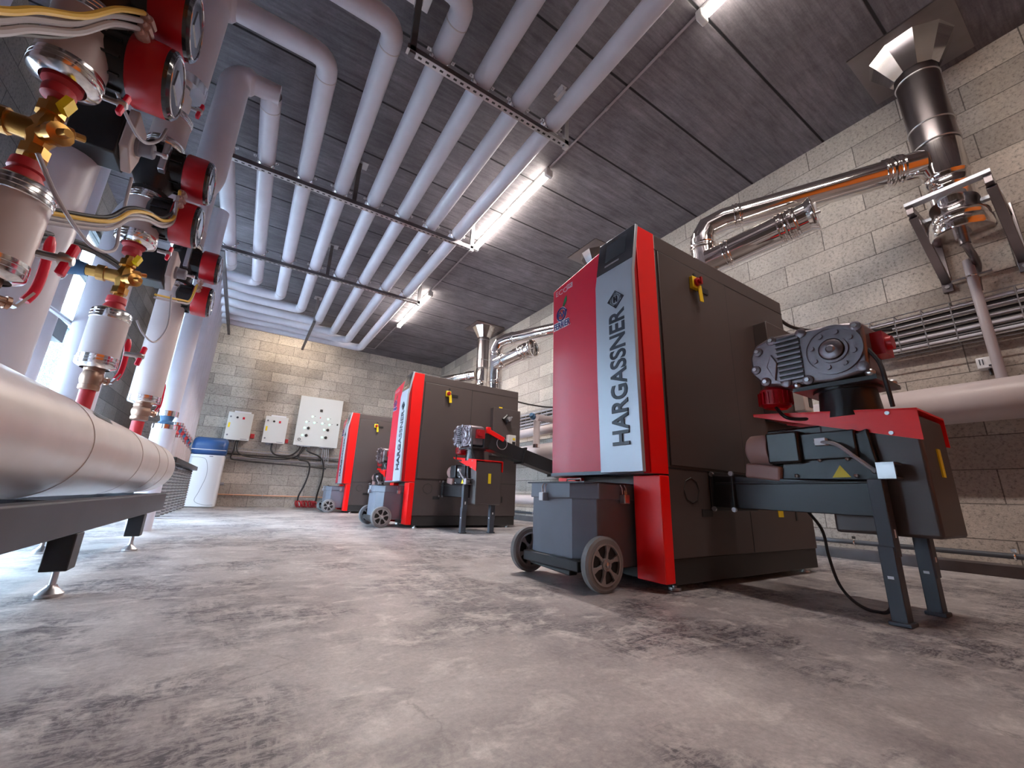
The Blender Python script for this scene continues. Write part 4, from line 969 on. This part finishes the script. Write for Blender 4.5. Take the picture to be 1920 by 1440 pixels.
# fuel feeding unit beside each boiler
def make_feeder(label):
    t = thing('fuel_feeder', label, 'feeder', (2.25, .65, 0), 'fuel feeding units beside the boilers')
    f0 = BY                                     # boiler side plane
    # stoker trough into the boiler
    m = MB().hexa([(2.10, f0, .385), (2.27, f0, .385), (2.27, f0, .545), (2.10, f0, .545)], [(2.09, .60, .372), (2.27, .60, .372), (2.27, .60, .50), (2.09, .60, .50)])
    m.box((2.085, .60, .498), (2.285, f0-.03, .508), Matrix.Identity(3)); 
    m.hexa([(2.075, f0-.012, .365), (2.29, f0-.012, .365), (2.29, f0-.012, .565), (2.075, f0-.012, .565)], [(2.075, f0, .365), (2.29, f0, .365), (2.29, f0, .565), (2.075, f0, .565)])
    m.hexa([(2.075, f0-.13, .37), (2.29, f0-.13, .37), (2.29, f0-.13, .55), (2.075, f0-.13, .55)], [(2.075, f0-.12, .37), (2.29, f0-.12, .37), (2.29, f0-.12, .55), (2.075, f0-.12, .55)])
    st_k = m.build('stoker_trough', MT['blackm'], t, bevel=.003)
    bl = MB()
    for y_ in (f0-.02, f0-.125):
        for z_ in (.375, .55): bl.cyl((2.068, y_, z_), (2.08, y_, z_), .012, n=8)
    split(bl, 'bolt', MT['steel'], st_k)
    # hopper housing: rounded far corner
    hz0, hz1 = .303, .765
    sec = [(2.15, .47), (2.47, .47), (2.47, .80), (2.15, .80)]
    hs = MB().prism([(x, y, hz0) for x, y in sec], (0, 0, hz1-hz0)).build('hopper_housing', MT['body'], t, bevel=.012)
    MB().box((2.3, .465, .53), (2.335, .47, .64)).build('yellow_label', MT['yellow'], hs)
    MB().box((2.16, .74, .50), (2.44, 1.03, .76)).build('rear_housing', MT['black'], t, bevel=.01)
    # red cover with the long wedge toward the boiler
    cv = MB()
    cv.prism([(2.135, .462, .66), (2.135, 1.07, .832), (2.135, 1.07, .845), (2.135, .462, .782)], (.004, 0, 0))
    cv.hexa([(2.135, .462, .776), (2.48, .462, .776), (2.48, 1.07, .838), (2.135, 1.07, .838)], [(2.135, .462, .784), (2.48, .462, .784), (2.48, 1.07, .846), (2.135, 1.07, .846)])
    cv.prism([(2.48, .462, .66), (2.48, 1.07, .832), (2.48, 1.07, .845), (2.48, .462, .782)], (.004, 0, 0))
    cv = cv.build('red_cover', MT['red'], t)
    split(MB().cyl((2.128, .55, .775), (2.136, .55, .775), .008, n=8).cyl((2.128, .55, .695), (2.136, .55, .695), .008, n=8), 'cover_screw', MT['steel'], cv)
    # drop tube from the gearbox
    dt = MB().lathe((2.24, .70, .785), (0, 0, 1), [(0, .115), (.12, .105), (.12, .125), (.145, .125)], 36)
    dt.lathe((2.24, .70, .925), (0, 0, 1), [(0, .02)]*1+[(0.001, .02)], 8)
    dt.prism([(2.10, .55, .915), (2.10, .86, .915), (2.38, .86, .915), (2.38, .55, .915)], (0, 0, .018)).build('drop_tube', MT['black'], t)
    sc = MB()
    for (x_, y_) in ((2.11, .57), (2.11, .84), (2.36, .57), (2.36, .84)): sc.ball((x_, y_, .945), .018, 10)
    split(sc, 'bolt_head', MT['steel'], t)
    # gear motor: flat casting facing the aisle
    X0 = 2.10
    def fx(y, z): return (X0, y, z)
    out = [(.565, .955), (.560, 1.165), (.62, 1.185), (.80, 1.205), (.93, 1.215), (1.0, 1.19), (1.035, 1.13), (1.03, 1.03), (.985, .975), (.9, .955), (.70, .935)]
    gb = MB().prism([fx(y, z) for y, z in out], (.17, 0, 0))
    gb = gb.build('gearbox', MT['cast'], t, bevel=.012)
    c0 = V((X0, .68, 1.075))
    fl = MB().lathe(c0, (-1, 0, 0), [(0, .112), (.010, .112), (.010, .098), (.004, .098), (.004, .06), (.012, .06), (.012, .05), (.002, .048)], 40)
    fl.lathe(c0+V((-.002, 0, 0)), (-1, 0, 0), [(0, .046), (.016, .044), (.022, .034), (.022, .018), (.030, .012)], 28)
    for k in range(8):
        an = k*PI/4+.3; p = c0+V((-.004, math.cos(an)*.08, math.sin(an)*.08)); fl.cyl(p, p-V((.008, 0, 0)), .011, n=10)
    fl.build('output_flange', MT['cast'], gb)
    fn = MB()
    for k in range(9):
        z = .975+k*.024; fn.box((X0-.014, .80, z), (X0+.0, .905, z+.009))
    fn.build('cooling_fins', MT['cast'], gb)
    MB().box((X0-.002, .80, .97), (X0+.001, .905, 1.19)).build('fin_recess', MT['black'], gb)
    lg = MB()
    for y_, z_ in ((.585, 1.155), (.585, .975), (.79, 1.19), (.79, .96), (.92, 1.19), (.99, 1.15), (.97, .99), (.88, .965), (1.01, 1.06)):
        lg.lathe((X0+.002, y_, z_), (-1, 0, 0), [(0, .022), (.010, .022), (.014, .014)], 14)
    split(lg, 'casting_lug', MT['cast'], gb)
    cr_ = MB()
    for y_, z_ in ((.585, 1.155), (.79, .96), (.92, 1.19), (.99, 1.15), (.97, .99), (1.01, 1.06)): cr_.cyl((X0-.010, y_, z_), (X0-.020, y_, z_), .010, n=6)
    split(cr_, 'screw', MT['steel'], gb)
    rs = MB().prism([(X0-.012, .925, .985), (X0-.012, .955, 1.06), (X0-.012, .93, 1.12), (X0-.012, .905, 1.07)], (.014, 0, 0)).build('cast_rib', MT['cast'], gb, bevel=.004)
    # ribbed motor hanging below and behind the gearbox
    mo = MB().lathe((X0+.10, .98, .96), (0, .1, -1), [(-.02, .05), (.0, .068), (.075, .068), (.09, .05)], 24)
    for k in range(20):
        an = k*PI/10; p = V((X0+.10+math.cos(an)*.070, .985+math.sin(an)*.070, .95)); mo.beam(p, p-V((0, 0, .06)), .005, .012, (math.cos(an), math.sin(an), 0))
    mo.build('ribbed_motor', MT['red_dark'], t)
    MB().tube(smooth([(X0+.02, .95, .86), (X0-.0, .9, .80), (2.15, .82, .79)], 6), .008, 8).build('motor_cable', MT['black_cable'], t)
    MB().tube(smooth([(2.12, .565, 1.05), (2.11, .535, .98), (2.10, .525, .9), (2.14, .53, .80)], 6), .008, 8).build('sensor_cable', MT['black_cable'], t)
    MB().box((2.16, .52, 1.03), (2.26, .562, 1.13)).cyl((2.2, .53, 1.08), (2.2, .50, 1.08), .03, n=12).build('red_terminal_box', MT['red_dark'], t)
    # chain drive motor under the cover
    dm = MB().lathe((2.15, 1.0, .66), (0, 1, 0), [(0, .078), (.09, .078), (.10, .07), (.115, .045)], 28)
    dm.build('pink_motor_cap', MT['pink'], t)
    MB().box((2.075, .86, .59), (2.21, 1.0, .735)).build('motor_block', MT['black'], t, bevel=.01)
    MB().box((2.10, .66, .60), (2.22, .87, .72)).prism([(2.115, .60, .51), (2.115, 1.0, .52), (2.115, .95, .60), (2.115, .62, .72)], (.05, 0, 0)).build('chain_guard', MT['blackm'], t, bevel=.006)
    MB().box((2.09, .96, .52), (2.2, 1.12, .59), Matrix.Rotation(.15, 3, 'X')).build('pink_bracket', MT['pink'], t, bevel=.01)
    MB().prism([(2.112, .765, .525), (2.112, .70, .525), (2.112, .732, .575)], (.002, 0, 0)).build('warning_triangle', MT['yellow'], t)
    MB().box((2.07, .755, .66), (2.10, .795, .69)).build('white_sticker', MT['white_ink'], t)
    MB().tube(smooth([(2.09, .80, .675), (2.06, .72, .66), (2.07, .66, .60), (2.09, .61, .545)], 6), .008, 10).build('grey_lead', MT['grey_cable'], t)
    bs = MB()
    for y_, z_ in ((.9, .535), (.62, .545), (.68, .53), (.8, .60), (.7, .60)): bs.ball((2.108, y_, z_), .009, 8)
    split(bs, 'bolt', MT['steel'], t)
    # clamp and legs
    cl = MB().box((2.065, .545, .515), (2.15, .60, .522)).box((2.065, .545, .57), (2.15, .60, .577)).box((2.065, .545, .52), (2.072, .60, .575)).box((2.08, .555, .532), (2.12, .59, .56))
    cl.build('steel_clamp', MT['steel'], t)
    for (xx, yy, zt, fl_) in ((2.09, .615, .515, 1), (2.435, .60, .31, 0)):
        lg = MB()
        lg.box((xx-.025, yy-.02, .012), (xx+.032, yy+.028, zt*.52 if fl_ else zt)).box((xx-.021, yy-.024, zt*.45), (xx+.036, yy+.024, zt))
        lg.box((xx-.034, yy-.03, 0), (xx+.04, yy+.036, .014))
        lg = lg.build('leg', MT['slate'], t, bevel=.003)
        split(MB().box((xx-.026, yy-.004, .155), (xx-.0245, yy+.014, .165)).box((xx+.0, yy-.0255, .3 if fl_ else .2), (xx+.012, yy-.024, .33 if fl_ else .22)), 'slot_mark', MT['white_ink'], lg)
    return t
F1 = make_feeder('largest fuel feeder, with red wedge cover, beside the nearest boiler')
F2 = dup(F1, (.0, 3.61, 0), 'fuel feeder of the middle boiler, in front of its anthracite side')
F3 = dup(F1, (.0, 7.10, 0), 'fuel feeder of the farthest boiler, half hidden by the middle boiler')
def conveyor(dy, label):
    t = thing('auger_conveyor', label, 'conveyor', (2.4, 4.2+dy, .9), 'inclined black auger conveyors')
    y = 4.22+dy
    MB().box((2.26, y-.07, .93), (2.42, y+.07, 1.10)).build('end_box', MT['black'], t, bevel=.01)
    MB().beam((2.34, y, 1.0), (4.33, y, .52), .15, .16).build('trough', MT['blackm'], t, bevel=.004)
    f = MB()
    for k in (.24, .5, .78): 
        p = V((2.34, y, 1.0)).lerp(V((4.33, y, .52)), k); f.beam(p-V((.008, 0, -.002)), p+V((.008, 0, -.002)), .2, .2)
    split(f, 'flange', MT['blackm'], t)
    split(MB().beam((2.30, y-.08, 1.13), (2.52, y-.08, 1.045), .03, .05).box((2.28, y-.1, 1.10), (2.33, y-.06, 1.17)), 'red_bracket', MT['red'], t, bevel=.004)
    MB().torus((2.5, y-.078, 1.0), (0, 1, 0), .07, .004, 20, 6).build('arc_guard', MT['steel'], t)
conveyor(0, 'black auger conveyor sloping down behind the nearest boiler')
conveyor(3.5, 'black auger conveyor sloping down behind the middle boiler')

# ------------------------------------------------------------------ flue pipes and chimneys
def collar(m, p, ax, r):
    p = V(p); ax = V(ax).normalized()
    m.lathe(p-ax*.03, ax, [(0, r), (.004, r+.008), (.012, r+.009), (.018, r+.003), (.024, r+.003), (.03, r+.010), (.04, r+.010), (.046, r+.003), (.056, r+.006), (.06, r)], 36, cap=False)
def make_flue(label):
    t = thing('flue_pipe', label, 'flue', (3.06, 1.78, 1.887), 'polished stainless flue pipes')
    r = .100; A = V((3.06, 1.78, 1.88)); top_z = 2.70
    m = MB().cyl(A, (3.06, 1.78, top_z-.06), r, n=40).build('riser', MT['chrome'], t)
    e0 = V((3.06, 1.78, top_z-.10)); e3 = V((3.15, 1.62, 2.79)); end = V((3.84, .50, 2.885))
    d_ = (end-e3).normalized(); pts = [e0, V((3.062, 1.776, 2.66)), V((3.085, 1.735, 2.75)), e3, e3+d_*.06]
    MB().tube(pts, r, 48).build('segmented_elbow', MT['chrome'], t, ang=12)
    MB().cyl(e3, end, r, n=40).build('cross_pipe', MT['chrome'], t)
    c_ = MB(); collar(c_, (3.06, 1.78, 2.56), (0, 0, 1), r); collar(c_, (3.06, 1.78, 2.1), (0, 0, 1), r); collar(c_, e3+d_*.10, d_, r); collar(c_, end-d_*.20, d_, r); collar(c_, end-d_*.14, d_, r*1.05)
    split(c_, 'collar', MT['chrome'], t)
    # draught stabiliser branch
    s0 = V((3.06, 1.74, 2.40)); s1 = V((3.21, 1.02, 2.485)); q = (s1-s0).normalized()
    br = MB().cyl(s0, s1, .112, n=40).build('draught_branch', MT['chrome'], t)
    c_ = MB(); collar(c_, s0+q*.16, q, .112); collar(c_, s1-q*.18, q, .112); collar(c_, s1-q*.11, q, .114)
    c_.lathe(s1-q*.02, q, [(0, .112), (.02, .122), (.035, .130), (.045, .130), (.05, .122), (.05, .112)], 40, cap=False); split(c_, 'collar', MT['chrome'], br)
    MB().lathe(s1-q*.01, q, [(0, .001), (0, .112), (.01, .112)], 36).build('damper_disc', MT['steel'], br)
    MB().beam(s1+q*.035-V((0, 0, .09)), s1+q*.035+V((0, 0, .09)), .012, .008, (1, 0, 0)).cyl(s1+q*.0, s1+q*.06, .01, n=10).build('damper_weight', MT['steel'], br)
    return t
def make_chimney(label):
    t = thing('chimney_stack', label, 'chimney', (3.90, .41, 2.36), 'steel chimney stacks on the right wall')
    x, y = 3.90, .41; r = .125
    MB().cyl((x, y, 2.98), (x, y, ZC-.2), r, n=44).build('stack_pipe', MT['stack'], t)
    MB().lathe((x, y, 3.70), (0, 0, 1), [(0, r+.001), (.05, r+.012), (.16, r+.012), (.22, r+.002)], 8*5, cap=False).build('ceiling_sleeve', MT['stack'], t)
    MB().lathe((x, y, ZC-.24), (0, 0, 1), [(0, r+.008), (.235, .26), (.239, .275)], 10, cap=False).build('flared_rosette', MT['chrome'], t, ang=5)
    MB().box((x-.33, y-.30, ZC-.012), (x+.33, y+.30, ZC-.0005)).build('ceiling_flange', MT['stack'], t)
    c_ = MB(); 
    for z in (3.0, 3.17, 3.62, 3.70): c_.torus((x, y, z), (0, 0, 1), r+.002, .006, 40, 8)
    split(c_, 'band', MT['steel'], t)
    m = MB().lathe((x, y, 2.25), (0, 0, 1), [(0, .02), (0, .152), (.012, .160), (.075, .160), (.09, .148), (.10, .154), (.13, .154), (.15, .13), (.20, .12), (.22, .128), (.34, .125), (.36, .137), (.38, .125), (.44, .125), (.46, .137), (.48, .125), (.75, .125)], 44)
    m.build('condensate_base', MT['chrome'], t)
    MB().cyl((x, y, 2.18), (x, y, 2.26), .028, n=16).tube(smooth([(x, y, 2.26), (x+.02, y, 2.18), (x+.25, y, 2.12), (x+.34, y+.03, 2.05), (x+.35, y+.04, 1.95)], 6), .022, 12).build('drain_spout', MT['stack'], t)
    for s_ in (-1, 1):
        yy = y+s_*.19
        k = MB().box((x-.18, yy-.02, 2.46), (XW, yy+.02, 2.52))
        k.beam((x-.12, yy, 2.46), (XW-.01, yy, 2.10), .035, .05, (0, 1, 0)).box((XW-.02, yy-.03, 2.02), (XW, yy+.03, 2.56))
        k = k.build('wall_bracket', MT['stack'], t, bevel=.003)
        MB().cyl((XW-.03, yy, 2.06), (XW-.02, yy, 2.06), .014, n=6).build('anchor_bolt', MT['steel'], k)
    split(MB().box((x-.20, y-.21, 2.52), (x-.14, y+.21, 2.545)).box((x+.14, y-.21, 2.52), (x+.18, y+.21, 2.545)), 'cross_rail', MT['silver'], t)
    return t
FL = make_flue('stainless flue pipe rising behind the nearest boiler, crossing to the wall chimney')
dup(FL, (0, 3.56, 0), 'stainless flue pipe rising behind the middle boiler')
dup(FL, (-.02, 7.02, 0), 'stainless flue pipe rising behind the farthest boiler, mostly hidden')
CH = make_chimney('dark steel chimney with flared rosette at the top right corner')
dup(CH, (0, 3.5, 0), 'chimney whose flared rosette shows just above the nearest boiler')
dup(CH, (-.02, 6.96, 0), 'chimney with flared rosette above the middle boiler')

# ------------------------------------------------------------------ right wall
hpipe('wall_pipe', [(4.08, -2.5, 1.125), (4.08, 10.5, 1.125)], .135, 'thick pale insulated pipe running along the right wall at waist height', 'pvc_light', group='insulated pipes along the right wall', n=36)
hpipe('wall_pipe', [(4.12, 4.6, 1.50), (4.12, 10.5, 1.50)], .075, 'thinner insulated pipe above the thick one, visible beside the middle boiler', 'pvc_light', group='insulated pipes along the right wall')
hpipe('wall_pipe', [(4.12, 4.7, .36), (4.12, 10.5, .36)], .075, 'thin insulated pipe low on the right wall beside the middle boiler', 'pvc_light', group='insulated pipes along the right wall')
t = thing('expansion_branch', 'short white upright pipe with a blue valve beside the middle boiler', 'pipe', (3.75, 5.2, 1.1))
MB().cyl((3.62, 5.0, 1.15), (3.62, 5.0, 1.52), .05, n=20).cyl((3.62, 5.0, 1.58), (4.1, 5.0, 1.58), .05, n=20).build('insulation_jacket', MT['pvc_light'], t)
split(MB().cyl((3.62, 5.0, 1.12), (3.62, 5.0, 1.17), .054, n=20), 'end_band', MT['alu'], t)
MB().lathe((3.56, 5.0, 1.57), (-.8, -.5, .3), [(0, .04), (.06, .045), (.06, .03), (.1, .03)], 16).build('blue_valve', MT['blue_foam'], t)
basket('cable_tray', (4.19, -2.4, 0), (4.19, 10.3, 0), 1.59, 1.90, (1, 0, 0), .158, 'wire cable tray standing on edge along the right wall', 7, r=.0042, depth=.09)
tn = ['lowest', 'second', 'third', 'fourth', 'topmost']
for k in range(5):
    z = 1.628+k*.060
    tag(MB().box((4.215, -2.4, z-.011), (4.235, 10.2, z+.011)).build('tray_cable_or_shade', MT['pvc'], bevel=.006, loc=(4.22, 3, z)), '%s pale cable from below in the wire tray on the right wall' % tn[k], 'cable', 'pale cables in the right wall tray')
    if k < 4: tag(MB().box((4.24, -2.4, z+.016), (4.262, 10.2, z+.046)).build('tray_cable_or_shade', MT['black_cable'], bevel=.006, loc=(4.25, 3, z+.03)), 'black strip added as shade behind the gap above the %s pale cable, right wall tray' % tn[k], 'cable', 'black shade strips in the right wall tray')  # black strips, no real cables: they stand in for shadow behind the tray
t = thing('floor_conduit', 'grey conduit clipped low along the right wall', 'conduit', (4.25, 3, .14))
MB().cyl((4.24, -2.5, .14), (4.24, 10.5, .14), .018, n=14).build('pipe', MT['slate'], t)
for yy in (-.9, .62, 1.46, 2.9, 4.4, 5.9, 7.4): split(MB().torus((4.24, yy, .14), (0, 1, 0), .021, .005, 14, 6).box((4.235, yy-.012, .165), (4.245, yy+.012, .185)).cyl((4.25, yy, .14), (XW, yy, .14), .007, n=8), 'pipe_clip', MT['alu'], t)
t = thing('drain_pipe', 'grey drain pipe running down the right wall in front of the cable tray', 'pipe', (4.13, .45, 1.3))
MB().tube([(4.14, .45, 2.16), (4.14, .45, 1.27)], .028, 18).build('pipe', MT['ceilwire'], t)
split(MB().torus((4.14, .45, 2.03), (0, 0, 1), .031, .006, 20, 6).box((4.12, .35, 2.02), (4.16, .42, 2.035)).box((4.12, .48, 2.02), (4.16, .55, 2.035)), 'pipe_clip', MT['alu'], t)
t = thing('junction_box', 'small white electrical box on the right wall beside the drain pipe', 'box', (4.27, .49, 1.4))
MB().box((4.22, .455, 1.375), (XW, .555, 1.455)).build('box_body', MT['white'], t, bevel=.006)
MB().box((4.217, .47, 1.385), (4.22, .50, 1.395)).box((4.217, .52, 1.40), (4.22, .525, 1.44)).box((4.217, .535, 1.40), (4.22, .54, 1.44)).build('printed_marks', MT['dark_letter'], t)
split(MB().cyl((4.26, .50, 1.33), (4.26, .50, 1.375), .012, n=10), 'cable_gland', MT['black'], t)
# cable from boiler rear to the tray, and the cable looping on the floor
cable([(3.20, 1.33, 1.76), (3.3, 1.28, 1.70), (3.5, 1.18, 1.69), (3.8, 1.02, 1.72), (4.2, .95, 1.80)], .012, 'bundled black cable sagging from the nearest boiler to the wall tray', group='cables from the boilers to the wall tray')
cable([(3.20, 4.95, 1.76), (3.4, 4.85, 1.72), (3.7, 4.7, 1.70), (4.2, 4.5, 1.76)], .012, 'bundled black cable sagging from the middle boiler to the wall tray', group='cables from the boilers to the wall tray')
cable([(2.25, .95, .40), (2.35, .93, .30), (2.38, .93, .18), (2.36, .90, .07), (2.30, .83, .015), (2.20, .73, .010), (2.15, .66, .05), (2.14, .64, .25)], .0065, 'thin black cable looping from under the stoker trough to the floor and front leg')

for o in bpy.data.objects:
    if o.type == 'MESH' and o.parent is None and 'kind' not in o and 'label' not in o: print('UNLABELLED', o.name)
for n_ in ('ground_outside',): bpy.data.objects[n_]['kind'] = 'structure'
